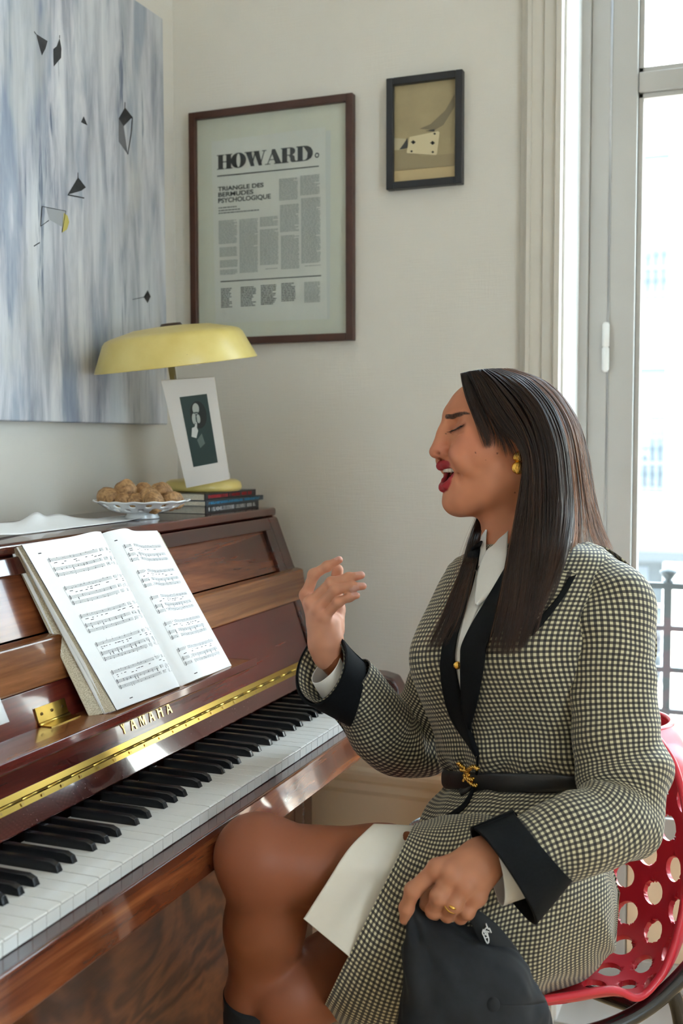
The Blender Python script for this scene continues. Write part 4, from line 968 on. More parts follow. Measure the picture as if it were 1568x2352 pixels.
# ---- hands
def pxs(lst): return [at(x, y, d) for x, y, d in lst]
def zoomp(ox, oy, s): return lambda x, y, d: at(ox+x/s, oy+y/s, d)
z6 = zoomp(660, 1260, 7.127)
rh = Field()
rh.cap(z6(640, 1760, 1.715), z6(600, 1560, 1.712), .0215, .0225, .01)
rh.cap(z6(600, 1560, 1.712), z6(560, 1250, 1.712), .022, .023, .014)
rh.cap(z6(700, 1450, 1.716), z6(690, 1230, 1.722), .019, .019, .014)
mc = {'i': z6(305, 760, 1.722), 'm': z6(385, 880, 1.708), 'r': z6(490, 985, 1.700), 'p': z6(600, 1120, 1.697)}
wr_ = z6(620, 1600, 1.712)
for q in mc.values(): rh.cap(wr_, q, .0165, .0102, .008)
fr_ = [('i', [(430, 425, 1.716), (650, 290, 1.708), (845, 185, 1.700)], (.0092, .0084, .0074, .0058)),
       ('m', [(720, 560, 1.695), (1000, 480, 1.685), (1205, 435, 1.680)], (.0094, .0086, .0076, .0060)),
       ('r', [(790, 670, 1.686), (1060, 625, 1.676), (1235, 615, 1.670)], (.0090, .0082, .0072, .0056)),
       ('p', [(830, 875, 1.684), (1010, 795, 1.677), (1135, 770, 1.674)], (.0084, .0074, .0064, .0050))]
for nm, pts, rad in fr_:
    f_ = Field(); ps = [mc[nm]]+[z6(*q) for q in pts]; f_.chain(ps, rad, .004)
    for q, r in zip(ps[1:3], rad[1:3]): f_.ell(q, np.eye(3), (r*1.06,)*3, .004)
    rh.sub(f_, .0022); rh.ell(mc[nm]-FW*.002, np.eye(3), (.0108,)*3, .004)
th = Field(); th.chain([z6(760, 1330, 1.735), z6(800, 1000, 1.752), z6(790, 620, 1.752), z6(820, 350, 1.745)], (.017, .0135, .0100, .0092), .006); rh.sub(th, .008)
zl_ = zoomp(900, 1900, 4.48)
lh = Field(); LD = 1.352
lh.cap(zl_(1010, 280, LD+.02), zl_(900, 360, LD), .024, .026, .012)
lm = {'i': zl_(470, 430, LD-.004), 'm': zl_(615, 480, LD-.017), 'r': zl_(755, 585, LD-.020), 'p': zl_(865, 700, LD-.012)}
wl_ = zl_(940, 340, LD)
for q in lm.values(): lh.cap(wl_, q, .020, .0128, .014)
lh.cap(zl_(560, 520, LD+.004), zl_(820, 620, LD+.004), .014, .014, .012)
for nm, pts, rad in (('i', [(215, 650, LD-.002), (150, 830, LD+.004), (130, 950, LD+.008)], (.0118, .0096, .0085, .0066)),
                     ('m', [(480, 715, LD-.020), (425, 860, LD-.004), (440, 900, LD+.016)], (.0122, .0100, .0088, .0075)),
                     ('r', [(640, 790, LD-.024), (570, 900, LD-.006), (575, 910, LD+.014)], (.0118, .0098, .0084, .0072)),
                     ('p', [(770, 870, LD-.016), (705, 925, LD-.002), (700, 925, LD+.014)], (.0108, .0088, .0076, .0065))):
    f_ = Field(); ps = [lm[nm]]+[zl_(*q) for q in pts]; f_.chain(ps, rad, .004)
    for q, r in zip(ps[1:3], rad[1:3]): f_.ell(q, np.eye(3), (r*1.05,)*3, .004)
    lh.sub(f_, .0035)
    lh.ell(lm[nm]-FW*.003, np.eye(3), (.0125,)*3, .006)
th = Field(); th.chain([zl_(700, 420, LD+.022), zl_(500, 600, LD+.030), zl_(385, 690, LD+.022), zl_(345, 800, LD+.016)], (.017, .0125, .0100, .0080), .006); lh.sub(th, .008)
# ---- trunk and legs
bd = Field()
hipA, kneA, ankA = at(1200, 2110, 1.54), at(596, 1974, 1.435), at(556, 2640, 1.60)      # upper (left) leg
hipB, kneB, ankB = at(1150, 2170, 1.70), at(655, 2270, 1.505), at(648, 2760, 1.53)       # lower (right) leg
bd.chain([hipA, at(880, 2006, 1.475), kneA], (.066, .058, .0475), .03)
bd.ell(at(584, 1960, 1.435), np.eye(3), (.0455,)*3, .03)
bd.chain([kneA, at(600, 2130, 1.475), at(584, 2300, 1.525), ankA], (.045, .044, .036, .028), .03)
bd.cap(at(645, 2080, 1.475), at(625, 2220, 1.51), .034, .031, .03)
lg = Field(); lg.chain([hipB, at(880, 2185, 1.585), at(672, 2278, 1.505)], (.080, .072, .051), .02); lg.ell(at(660, 2268, 1.503), np.eye(3), (.0495,)*3, .015)
lg.chain([at(668, 2285, 1.505), at(664, 2420, 1.51), ankB], (.050, .046, .031), .015)
bd.sub(lg, .006)
for a_ in (ankA, ankB): bd.cap(a_, np.array((a_[0]-.0, a_[1], .035)), .034, .03, .02); bd.cap(np.array((a_[0], a_[1], .035)), np.array((a_[0]-.15, a_[1]-.04, .028)), .032, .022, .02)
# trunk kept inside the clothes
bd.cap(at(1215, 1990, 1.65), at(1225, 1780, 1.62), .085, .068, .06); bd.cap(at(1225, 1780, 1.62), at(1200, 1450, 1.615), .068, .08, .06); bd.cap(at(1200, 1450, 1.615), NB, .075, .050, .04)
shL, elL, wrL2 = at(1380, 1375, 1.53), at(1438, 1815, 1.435), zl_(1000, 290, LD+.015)
shR, elR, wrR2 = at(1070, 1420, 1.745), at(948, 1705, 1.80), z6(640, 1740, 1.714)
for a_, b_, c__ in ((shL, elL, wrL2), (shR, elR, wrR2)):
    bd.chain([at(1200, 1400, 1.615)*.45+a_*.55, a_, b_], (.05, .026, .022), .02); bd.cap(b_, c__, .022, .021, .02)
def bounds(pts, pad): a = np.array(pts); return a.min(0)-pad, a.max(0)+pad
parts_ = []
lo, hi = bounds([H(f_, l_, u_) for f_ in (-100, 135) for l_ in (-82, 82) for u_ in (-140, 118)]+[NB], .012)
v_head, f_head = mesh_sdf(hd, lo, hi, .0014, 5)
lo, hi = bounds([z6(x_, y_, d_) for x_ in (200, 1300) for y_ in (100, 1820) for d_ in (1.65, 1.77)], .004); v_rh, f_rh = mesh_sdf(rh, lo, hi, .0013, 5)
lo, hi = bounds([zl_(x_, y_, d_) for x_ in (60, 1130) for y_ in (150, 1020) for d_ in (LD-.045, LD+.05)], .004); v_lh, f_lh = mesh_sdf(lh, lo, hi, .0014, 5)
lo, hi = bounds([hipA, hipB, kneA, kneB, shL, shR, elL, elR, wrL2, wrR2, NB, (.3, -.5, .0), (-.25, -.75, .0), at(1230, 2100, 1.5)], .1); v_bd, f_bd = mesh_sdf(bd, lo, hi, .0048, 4)

# skin colours: lips, brows, lash lines, blush, moles, nails; painted shade on legs, nostrils
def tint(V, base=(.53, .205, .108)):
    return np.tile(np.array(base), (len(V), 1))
def dist_chain(V, pts):
    d = np.full(len(V), 9.0)
    for a, b in zip(pts, pts[1:]): d = np.minimum(d, d_cap(V, a, b, 0, 0))
    return d
def blend(C, w, col): w = np.clip(w, 0, 1)[:, None]; return C*(1-w)+np.array(col)*w
noi = lambda V, s: np.array([mnoise(Vector(p*s)) for p in V])
C = tint(v_head); q = (v_head-HO)@HM.T*1000
C *= (1+.10*noi(v_head, 60))[:, None]
C = blend(C, .40*np.exp(-(((q[:, 0]-74)/22)**2+((q[:, 2]-6)/20)**2+((np.abs(q[:, 1])-48)/18)**2)), (.56, .17, .13))
C = blend(C, .45*np.exp(-(((q[:, 0]-116)/16)**2+((q[:, 2]+2)/14)**2)), (.50, .17, .12))
def lipd(pts, rad):
    d = np.full(len(v_head), 9.0)
    for a, b, ra, rb in zip(pts, pts[1:], rad, rad[1:]): d = np.minimum(d, d_cap(v_head, a, b, ra, rb))
    return d
lipw = np.clip(1.7-np.minimum(lipd(up_l, UR), lipd(lo_l, LR))/.0012, 0, 1)
inner = ((q[:, 0]-104)/36)**2+(q[:, 1]/22)**2+((q[:, 2]+38)/15.5)**2 < 1.0
C = blend(C, lipw, (.33, .022, .030)); 
C = blend(C, (inner & (lipw < .3) & (q[:, 0] < 101)).astype(float), (.11, .014, .014))
C = blend(C, (inner & (q[:, 0] < 86)).astype(float), (.045, .008, .008))
for s_ in (1, -1):
    hair_ = .5+.5*noi(v_head, 420); B_ = BROW if s_ > 0 else [mirror(x_) for x_ in BROW]; L_ = LASH if s_ > 0 else [mirror(x_) for x_ in LASH]
    def band(pts, rad):
        w_ = np.full(len(v_head), -9.0)
        for a, b, ra, rb in zip(pts, pts[1:], rad, rad[1:]): w_ = np.maximum(w_, -d_cap(v_head, a, b, ra, rb))
        return np.clip(w_/.0011+.5, 0, 1)
    C = blend(C, band(B_, (.0036, .0040, .0034, .0023, .0008))*(.74+.35*hair_), (.012, .008, .006))
    C = blend(C, .4*np.exp(-(dist_chain(v_head, L_)/.0065)**2), (.30, .10, .06))
    C = blend(C, band(L_, (.0009, .0014, .0017, .0016, .0010)), (.008, .006, .005))
for px_m, py_m, l_, r in ((1075, 1046, 52, 1.3), (1125.5, 1047, 60, 1.5), (1164, 1133, 48, 1.4), (1017, 1000, 10, 1.2), (1027, 998, 12, 1.0), (1098, 1062, 50, .8)):
    f0, u0 = hp(px_m, py_m, l_); C = blend(C, np.clip(2.5*(1-np.hypot(q[:, 0]-f0, q[:, 2]-u0)/r), 0, 1)*(q[:, 1] > 0), (.10, .035, .022))
for T_ in (surf(1004, 1042), mirror(surf(1004, 1042))): C = blend(C, np.clip(2.2-2.0*np.linalg.norm(((v_head-T_)@HM.T)/np.array((.0052, .0034, .0023)), axis=1), 0, .9), (.05, .012, .009))  # nostril hollows tinted dark, their shade painted in
c_head = C
def nail(V, C, tip, dirv, nrm, col=(.56, .30, .24)):
    r = V-tip; s = r@unit(dirv); t_ = r@unit(nrm); w_ = np.linalg.norm(r-np.outer(s, unit(dirv))-np.outer(t_, unit(nrm)), axis=1)
    m_ = (s > -.007) & (s < .008) & (t_ > .0018) & (w_ < .0052); return blend(C, m_.astype(float)*.8, col)
def kn(V, C, pts, r=.012):
    for p in pts: C = blend(C, .30*np.exp(-(np.linalg.norm(V-p, axis=1)/r)**2), (.56, .20, .135))
    return C
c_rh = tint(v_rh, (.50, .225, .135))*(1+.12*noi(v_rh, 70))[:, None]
tips = [z6(845, 185, 1.700), z6(1205, 435, 1.680), z6(1235, 615, 1.670), z6(1135, 770, 1.674)]
c_rh = kn(v_rh, c_rh, list(mc.values())+tips)
for (nm, pts, rad), tp in zip(fr_, tips):
    c_rh = nail(v_rh, c_rh, tp, tp-z6(*pts[1]), (UP*.9-FW*.4))
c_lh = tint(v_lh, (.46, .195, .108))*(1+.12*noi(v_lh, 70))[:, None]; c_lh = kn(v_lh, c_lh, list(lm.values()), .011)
c_bd = tint(v_bd, (.22, .066, .026))*(1+.10*noi(v_bd, 22))[:, None]; c_bd = kn(v_bd, c_bd, [kneA, kneB], .06)  # tan legs, darkened further: keyboard shade painted into the skin
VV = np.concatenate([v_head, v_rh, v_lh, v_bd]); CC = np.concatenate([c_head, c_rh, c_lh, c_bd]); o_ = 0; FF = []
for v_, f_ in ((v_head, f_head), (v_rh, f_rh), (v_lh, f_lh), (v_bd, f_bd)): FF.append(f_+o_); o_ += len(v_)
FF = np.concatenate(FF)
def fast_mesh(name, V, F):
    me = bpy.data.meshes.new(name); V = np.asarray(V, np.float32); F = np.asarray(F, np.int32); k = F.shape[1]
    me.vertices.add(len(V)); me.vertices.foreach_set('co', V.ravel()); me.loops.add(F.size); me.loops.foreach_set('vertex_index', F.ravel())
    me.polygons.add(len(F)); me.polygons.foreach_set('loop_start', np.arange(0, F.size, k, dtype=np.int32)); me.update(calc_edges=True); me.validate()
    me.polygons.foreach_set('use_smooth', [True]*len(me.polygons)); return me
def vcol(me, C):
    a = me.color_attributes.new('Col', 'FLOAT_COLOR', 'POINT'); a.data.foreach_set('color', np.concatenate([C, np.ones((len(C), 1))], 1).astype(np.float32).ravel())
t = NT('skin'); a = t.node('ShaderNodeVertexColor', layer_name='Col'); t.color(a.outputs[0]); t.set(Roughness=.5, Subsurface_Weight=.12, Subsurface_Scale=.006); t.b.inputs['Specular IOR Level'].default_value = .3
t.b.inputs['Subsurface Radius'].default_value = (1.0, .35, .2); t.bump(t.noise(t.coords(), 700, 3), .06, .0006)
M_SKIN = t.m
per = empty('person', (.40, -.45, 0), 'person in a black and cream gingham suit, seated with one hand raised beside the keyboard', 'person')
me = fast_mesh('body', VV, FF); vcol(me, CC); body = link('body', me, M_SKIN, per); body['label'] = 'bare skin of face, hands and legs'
BVH_BODY = BVHTree.FromPolygons([Vector(v) for v in VV.tolist()], FF.tolist())
# teeth and tongue
M_TOOTH = plain('teeth', (.78, .74, .66), .25); tv = []
V, F = [], []
for row, uu, ff_, rr_, hgt, n_ in (('up', -29.0, 81, 25, 8.5, 12), ('lo', -49.0, 76, 23, 6.5, 10)):
    for k in range(n_):
        a = math.pi*(-.5+(k+.5)/n_); cx_, cy_ = ff_+rr_*1.02*math.cos(a), rr_*.80*math.sin(a); tx, ty = -math.sin(a), math.cos(a)*.8; nl = math.hypot(tx, ty); tx, ty = tx/nl, ty/nl
        w_ = rr_*math.pi/n_*.44; s0 = len(V)
        for dt in (-w_, w_):
            for dn in (-1.8, 1.8):
                for dz in (-hgt/2, hgt/2): V.append(H(cx_+tx*dt+ty*dn, cy_+ty*dt-tx*dn, uu+dz))
        F += [tuple(s0+i for i in f) for f in ((0, 1, 3, 2), (4, 6, 7, 5), (0, 4, 5, 1), (2, 3, 7, 6), (0, 2, 6, 4), (1, 5, 7, 3))]
o = pydata('teeth', V, F, M_TOOTH, per); m_ = o.modifiers.new('b', 'BEVEL'); m_.width = .0012; m_.segments = 2
# eyelashes
for s_ in (1, -1):
    lst = []
    for i, p in enumerate(catmull(np.array([x_ if s_ > 0 else mirror(x_) for x_ in LASH]), 26)):
        out = unit(Hf*.8+Hl*s_*(-.1+.6*i/26)-Hu*.35); lst.append((np.array([p-out*.001, p+out*.004-Hu*.0008, p+out*.0085+Hu*.0006]), np.array((.00036, .00028, .0001)), False))
    tubes('eyelashes', lst, M_EBONY, per, 4)
# ================================================================== clothes
def gingham(name, period=.0067):
    t = NT(name); c = t.node('ShaderNodeTexCoord'); sx = t.node('ShaderNodeSeparateXYZ'); t.link(c.outputs['UV'], sx.inputs[0])
    def band(sock):
        f = t.math('FRACT', t.math('MULTIPLY', sock, 1/period)); a = t.math('ABSOLUTE', t.math('SUBTRACT', f, .5))
        return t.ramp(a, [(.225, (0, 0, 0)), (.265, (1, 1, 1))])
    u, v = band(sx.outputs[0]), band(sx.outputs[1])
    s = t.math('ADD', u, v)
    tw = t.math('ABSOLUTE', t.math('SINE', t.math('MULTIPLY', t.math('ADD', sx.outputs[0], sx.outputs[1]), 3600.0)))
    mid = t.mix(tw, (.015, .011, .011), (.14, .12, .082))
    col = t.ramp(t.math('MULTIPLY', s, .5), [(.25, (.010, .008, .010)), (.251, (.5, .5, .5)), (.75, (.5, .5, .5)), (.751, (.60, .54, .36))], 'CONSTANT')
    m1 = t.math('MULTIPLY', t.math('GREATER_THAN', s, .5), t.math('LESS_THAN', s, 1.5))
    col = t.mix(m1, col, mid); t.color(col); t.set(Roughness=.75); t.b.inputs['Sheen Weight'].default_value = .15
    t.bump(t.math('ADD', tw, s), .12, .0004); return t.m
M_GING = gingham('gingham_wool')
t = NT('black_velvet'); t.color(t.ramp(t.noise(t.coords(), 300, 3), [(.3, (.0025, .0027, .0033)), (.7, (.0055, .006, .007))])); t.set(Roughness=.85); 
t.b.inputs['Specular IOR Level'].default_value = .2
M_VELV = t.m
M_SHIRT = plain('white_cotton', (.68, .66, .63), .8, var=.03, vscale=20, bump=.2, bscale=900)
M_SLIP = plain('cream_silk_lining', (.62, .57, .49), .55, var=.05, vscale=12)
M_LEATH = plain('black_leather', (.012, .012, .014), .35, bump=.3, bscale=350)
M_GOLDJ = NT('gold_jewellery').set(Base_Color=(.78, .46, .10, 1), Metallic=1.0, Roughness=.25).m
RTh = unit((RT[0], RT[1], 0)); FWh = unit((FW[0], FW[1], 0)); ZZ = np.array((0, 0, 1.0))
def fold(u, v, seed, su, sv, amp):
    return amp*mnoise(Vector((u*su+seed*7.3, v*sv+seed*3.1, seed*1.7)))
def loft(name, C, A, B, mat, parent, nu=120, nv=160, sup=2.0, disp=None, closed=True, uvscale=1.0, thick=0.0, a0=0.0, a1=2*math.pi):
    # C,A,B: control arrays of centre, half-axis vectors; returns object and vertex grid
    C = catmull(C, nv); A = catmull(A, nv); B = catmull(B, nv); th = np.linspace(a0, a1, nu, endpoint=True)
    ct = np.sign(np.cos(th))*np.abs(np.cos(th))**(2/sup); st = np.sign(np.sin(th))*np.abs(np.sin(th))**(2/sup)
    P = C[:, None]+A[:, None]*ct[None, :, None]+B[:, None]*st[None, :, None]
    N = np.cross(np.gradient(P, axis=1), np.gradient(P, axis=0)); N /= np.linalg.norm(N, axis=2)[..., None]+1e-12
    out = np.sign(((P-C[:, None])*N).sum(2).mean()); N *= out
    du = np.linalg.norm(np.diff(P, axis=1), axis=2); U = np.concatenate([np.zeros((nv, 1)), np.cumsum(du, 1)], 1)
    # keep warp threads straight: one width for the whole length, eased towards the true girth
    gm = U[:, -1].mean(); Us = U/np.maximum(U[:, -1:], 1e-6)*(gm*.55+U[:, -1:]*.45); Us = Us-Us[:, nu//2:nu//2+1]
    dv = np.linalg.norm(np.diff(P, axis=0), axis=2).mean(1); V = np.concatenate([[0], np.cumsum(dv)])
    if disp is not None:
        D = np.array([[disp(th[i], j/(nv-1), U[j, i], V[j]) for i in range(nu)] for j in range(nv)]); P = P+N*D[..., None]
    uv = np.stack((Us, np.repeat(V[:, None], nu, 1)), -1)*uvscale
    o = grid_obj(name, P, mat, parent, True, thick, uv, offset=-1); return o, P
# ---------------- jacket trunk
def trunk_axes(a_deg, A, B):
    a = math.radians(a_deg); L = RTh*math.sin(a)-FWh*math.cos(a)+ZZ*.27*math.cos(a); F = -RTh*math.cos(a)-FWh*math.sin(a)+ZZ*.27*math.sin(a); return L*A, F*B
TR = [  # px x, px y, depth, half width, half thickness, facing
    (1180, 1262, 1.648, .066, .058, 45), (1190, 1268, 1.644, .088, .067, 45), (1204, 1282, 1.635, .118, .078, 45), (1213, 1312, 1.625, .137, .091, 45), (1203, 1380, 1.618, .150, .104, 45),
    (1190, 1450, 1.612, .155, .116, 45), (1184, 1520, 1.610, .155, .122, 45), (1192, 1600, 1.612, .148, .115, 45), (1203, 1680, 1.616, .138, .103, 44), (1211, 1740, 1.618, .136, .102, 43), (1216, 1785, 1.620, .127, .093, 42),
    (1213, 1812, 1.620, .136, .100, 42), (1203, 1845, 1.622, .152, .116, 40), (1194, 1885, 1.625, .160, .128, 38), (1190, 1915, 1.628, .162, .132, 37)]
tc = np.array([at(x, y, d) for x, y, d, *_ in TR]); ta = np.array([trunk_axes(f, a, b)[0] for *_, a, b, f in TR]); tb = np.array([trunk_axes(f, a, b)[1] for *_, a, b, f in TR])
def dtrunk(th, v, u, s):
    w = math.exp(-((v-.74)/.14)**2)
    d = fold(u, s, 1, 16, 6, .009*w+.004)+fold(u, s, 2, 45, 12, .004*w+.001)
    d += .0045*math.sin(u*95+2.5*math.sin(s*20))*math.exp(-((v-.70)/.07)**2)                     # gathers above the belt
    d += .004*math.sin(u*70+1.0+2*math.sin(s*30))*max(0, (v-.80)/.2)                              # peplum flutes
    bust = .014*math.exp(-((v-.42)/.10)**2)*(math.exp(-((th-1.05)/.38)**2)+math.exp(-((th-2.09)/.38)**2))
    return d+bust
jk, JP = loft('jacket', tc, ta, tb, M_GING, per, 200, 200, 2.25, dtrunk); jk['label'] = 'fitted black and cream gingham jacket'
jk.modifiers.new('s', 'SOLIDIFY').thickness = .0025
# ---------------- sleeves
def sleeve(name, pts, mat, parent, disp, nu=110, nv=190, up=None, flat_=.92):
    pts = np.array(pts, float); C = np.array([at(x, y, d) for x, y, d, _ in pts]); r = pts[:, 3]*pts[:, 2]/FPX
    Cs = catmull(C, 60); T = np.gradient(Cs, axis=0); T /= np.linalg.norm(T, axis=1)[:, None]
    k = np.linspace(0, 59, len(C)).round().astype(int); A, B = [], []
    for i, kk in enumerate(k):
        t_ = T[kk]; a = np.cross(t_, FW); a = unit(a); b = np.cross(a, t_); A.append(a*r[i]); B.append(b*r[i]*flat_)
    return loft(name, C, np.array(A), np.array(B), mat, parent, nu, nv, 2.0, disp)
def dsl_l(th, v, u, s):
    e = math.exp(-((v-.58)/.10)**2)
    d = fold(u+.6*s, s-.5*u, 4, 9, 11, .0085)+fold(u+.8*s, s-.6*u, 5, 22, 26, .0035)
    d += e*(.0085*math.sin(s*75+1.4*math.cos(th)+2*fold(u, s, 6, 10, 8, 1))*(0.55+.45*math.cos(th+.4)))
    cap_ = math.exp(-((v-.20)/.07)**2); d += cap_*(.009*math.sin(s*60+2.4*math.sin(th)))*max(0, -math.cos(th))
    return d
SL = [(1300, 1290, 1.59, 34), (1352, 1312, 1.555, 62), (1402, 1372, 1.52, 87), (1410, 1470, 1.495, 90), (1406, 1560, 1.48, 92), (1412, 1660, 1.465, 95), (1424, 1745, 1.452, 97), (1434, 1815, 1.435, 98), (1422, 1870, 1.41, 98), (1368, 1905, 1.385, 95), (1310, 1924, 1.37, 90), (1250, 1942, 1.36, 84), (1205, 1965, 1.352, 80)]
sl_l, SLP = sleeve('sleeve', SL, M_GING, per, dsl_l)
def dsl_r(th, v, u, s):
    e = math.exp(-((v-.52)/.12)**2)
    return fold(u+.5*s, s-.4*u, 8, 10, 12, .006)+fold(u, s, 9, 26, 26, .003)+e*.007*math.sin(s*80+1.6*math.cos(th)+2*fold(u, s, 10, 10, 8, 1))
SR = [(1112, 1345, 1.695, 46), (1085, 1385, 1.725, 62), (1058, 1450, 1.755, 72), (1034, 1530, 1.780, 76), (1000, 1615, 1.800, 82), (965, 1684, 1.800, 84), (920, 1706, 1.785, 80), (880, 1678, 1.765, 76), (848, 1634, 1.748, 71), (818, 1592, 1.732, 67), (795, 1565, 1.722, 62)]
sl_r, SRP = sleeve('sleeve', SR, M_GING, per, dsl_r)
for o in (sl_l, sl_r): o.modifiers.new('s', 'SOLIDIFY').thickness = .002
# ---------------- turned-back velvet cuffs
def cuff(name, rings, th_=.004, inner=None):
    C = np.array([r[0] for r in rings]); A = np.array([r[1] for r in rings]); B = np.array([r[2] for r in rings])
    o, P = loft(name, C, A, B, M_VELV, per, 90, 24, 2.1, lambda th, v, u, s: fold(u, s, 12, 12, 12, .0015))
    m_ = o.modifiers.new('s', 'SOLIDIFY'); m_.thickness = th_; m_.offset = -1
    return o, P
def ringpx(p0, p1, d, dth, toward=0.0, axis=None):   # ring whose image diameter runs p0-p1; dth half thickness along the view, tilted
    c = at((p0[0]+p1[0])/2, (p0[1]+p1[1])/2, d); a = (at(*p0, d)-at(*p1, d))/2; b = -FW*dth
    if axis is not None: b = b+axis*toward
    return c, a, b
axl = unit(at(1153, 2012, 1.40)-at(1240, 1941, 1.41)); 
cuff('cuff', [ringpx((1182, 1872), (1304, 2010), 1.360, .050, .0, axl), ringpx((1138, 1890), (1262, 2062), 1.350, .052, -.006, axl), ringpx((1090, 1908), (1217, 2116), 1.342, .054, -.012, axl)])
axr = unit(at(745, 1530, 1.71)-at(822, 1600, 1.735))
cr, CRP = cuff('cuff', [ringpx((838, 1530), (806, 1662), 1.735, .046, .0, axr), ringpx((806, 1500), (752, 1632), 1.722, .050, -.018, axr), ringpx((778, 1466), (694, 1600), 1.708, .052, -.036, axr)])
# gingham facing inside the raised cuff, and the white shirt cuffs
def inner(name, P, k0, shrink, mat, uv=True):
    Q = np.array(P); c = Q.mean(1, keepdims=True); Q = c+(Q-c)*shrink; Q = Q[k0:]
    du = np.linalg.norm(np.diff(Q, axis=1), axis=2).mean(0); U = np.concatenate([[0], np.cumsum(du)]); V = np.arange(Q.shape[0])*.004
    o = grid_obj(name, Q, mat, per, True, .001, np.stack(np.meshgrid(U, V), -1)); return o
inner('cuff_facing', CRP, 2, .93, M_GING)
loft('shirt_cuff', np.array([at(778, 1580, 1.725), at(762, 1558, 1.718), at(748, 1534, 1.714)]), np.array([unit(np.cross(axr, FW))*.029]*3), np.array([np.cross(unit(np.cross(axr, FW)), axr)*.028]*3), M_SHIRT, per, 60, 16, 2.0, lambda th, v, u, s: fold(u, s, 14, 40, 20, .001))[0].modifiers.new('s', 'SOLIDIFY').thickness = .0012
axl2 = unit(at(1060, 2000, 1.40)-at(1190, 1975, 1.41))
loft('shirt_cuff', np.array([at(1210, 1975, 1.356), at(1165, 1990, 1.352), at(1138, 2000, 1.350)]), np.array([unit(np.cross(axl2, FW))*.041]*3), np.array([np.cross(unit(np.cross(axl2, FW)), axl2)*.034]*3), M_SHIRT, per, 60, 16, 2.0, lambda th, v, u, s: fold(u, s, 15, 40, 20, .001))[0].modifiers.new('s', 'SOLIDIFY').thickness = .0012
# ---------------- skirt over the thighs, and the cream lining that shows below it
SK = [((950, 1896), (742, 2314), 1.530, .150), ((988, 1886), (800, 2362), 1.536, .155), ((1060, 1872), (920, 2400), 1.548, .158), ((1180, 1872), (1110, 2335), 1.565, .155), ((1290, 1875), (1250, 2285), 1.585, .155), ((1360, 1910), (1345, 2245), 1.600, .142), ((1402, 1975), (1396, 2198), 1.610, .108), ((1420, 2050), (1412, 2160), 1.615, .045)]
kc, ka, kb = [], [], []
for p0, p1, d, w in SK: c, a, b = ringpx(p0, p1, d, w); b = at((p0[0]+p1[0])/2, (p0[1]+p1[1])/2, d-w)-c; kc.append(c); ka.append(a); kb.append(b)
def dskirt(th, v, u, s): return fold(u, s, 20, 8, 8, .007)*min(1, v*5)+fold(u, s, 21, 22, 16, .003)+.004*math.sin(s*60+u*14)*math.exp(-((v-.55)/.2)**2)*.6
sk, SKP = loft('skirt', np.array(kc), np.array(ka), np.array(kb), M_GING, per, 200, 190, 2.2, dskirt); sk['label'] = 'matching gingham skirt across the lap'
sk.modifiers.new('s', 'SOLIDIFY').thickness = .002
def bvh(P):
    P = np.asarray(P); nv, nu = P.shape[:2]; return BVHTree.FromPolygons([Vector(p) for p in P.reshape(-1, 3).tolist()], grid_faces(nu, nv))
BV_TR, BV_SK, BV_SL = bvh(JP), bvh(SKP), bvh(SLP)
def hit(px, py, trees, dflt=None):
    o = Vector(CAM); r = ray(px, py); L = np.linalg.norm(r); best = None
    for tr in trees:
        h_ = tr.ray_cast(o, Vector(r/L))
        if h_[0] is not None and (best is None or h_[3] < best): best = h_[3]
    return dflt if best is None else best/L            # depth along the view axis
def drape(name, eA, eB, trees, off, mat, n=60, m=14, thick=.002, dflt=1.6, puff=0.0, smooth_d=4, uv=None, dfn=None):
    A = catmull(eA, n); B = catmull(eB, n); D = np.zeros((n, m)); XY = np.zeros((n, m, 2))
    for i in range(n):
        for j in range(m):
            s = j/(m-1); x, y = A[i]*(1-s)+B[i]*s; XY[i, j] = x, y
            D[i, j] = hit(x, y, trees, np.nan)
    if np.isnan(D).any(): D[np.isnan(D)] = np.nanmean(D) if dflt is None else dflt
    for _ in range(smooth_d):
        Q = np.pad(D, 1, mode='edge'); D = (Q[:-2, 1:-1]+Q[2:, 1:-1]+Q[1:-1, :-2]+Q[1:-1, 2:]+4*D)/8
    P = np.zeros((n, m, 3))
    for i in range(n):
        for j in range(m):
            s = j/(m-1); P[i, j] = at(*XY[i, j], D[i, j]-off-puff*math.sin(s*math.pi)-(dfn(i/(n-1), s) if dfn else 0))
    U = None
    if uv:
        du = np.linalg.norm(np.diff(P, axis=1), axis=2).mean(0); dv = np.linalg.norm(np.diff(P, axis=0), axis=2).mean(1)
        U = np.stack(np.meshgrid(np.concatenate([[0], np.cumsum(du)]), np.concatenate([[0], np.cumsum(dv)])), -1)
    o = grid_obj(name, P, mat, per, True, thick, U, offset=-1); return o, P
# lining: follows both thighs
eA = catmull([(858, 1894), (800, 1950), (748, 2030), (698, 2108)], 60); eB = catmull([(972, 1899), (938, 1985), (890, 2095), (816, 2206)], 60); PL_ = np.zeros((60, 30, 3))
for i in range(60):
    for j in range(30):
        t_, s_ = i/59, j/29; x, y = eA[i]*(1-s_)+eB[i]*s_
        dy = max(-1.0, min(0.0, (y-2005)/112.0)); d = 1.470+(x-880)*.00013-.0635*math.sqrt(1-dy*dy)-.005+.0035*math.sin(s_*9+t_*4)*(.2+s_)
        d += .080*max(0.0, s_-.15)*dy*dy
        PL_[i, j] = at(x, y, d)
grid_obj('skirt_lining', PL_, M_SLIP, per, True, .0015)
tubes('lining_hem', [(PL_[-1]-FW*.0008, .0012, False)], M_SLIP, per, 6)
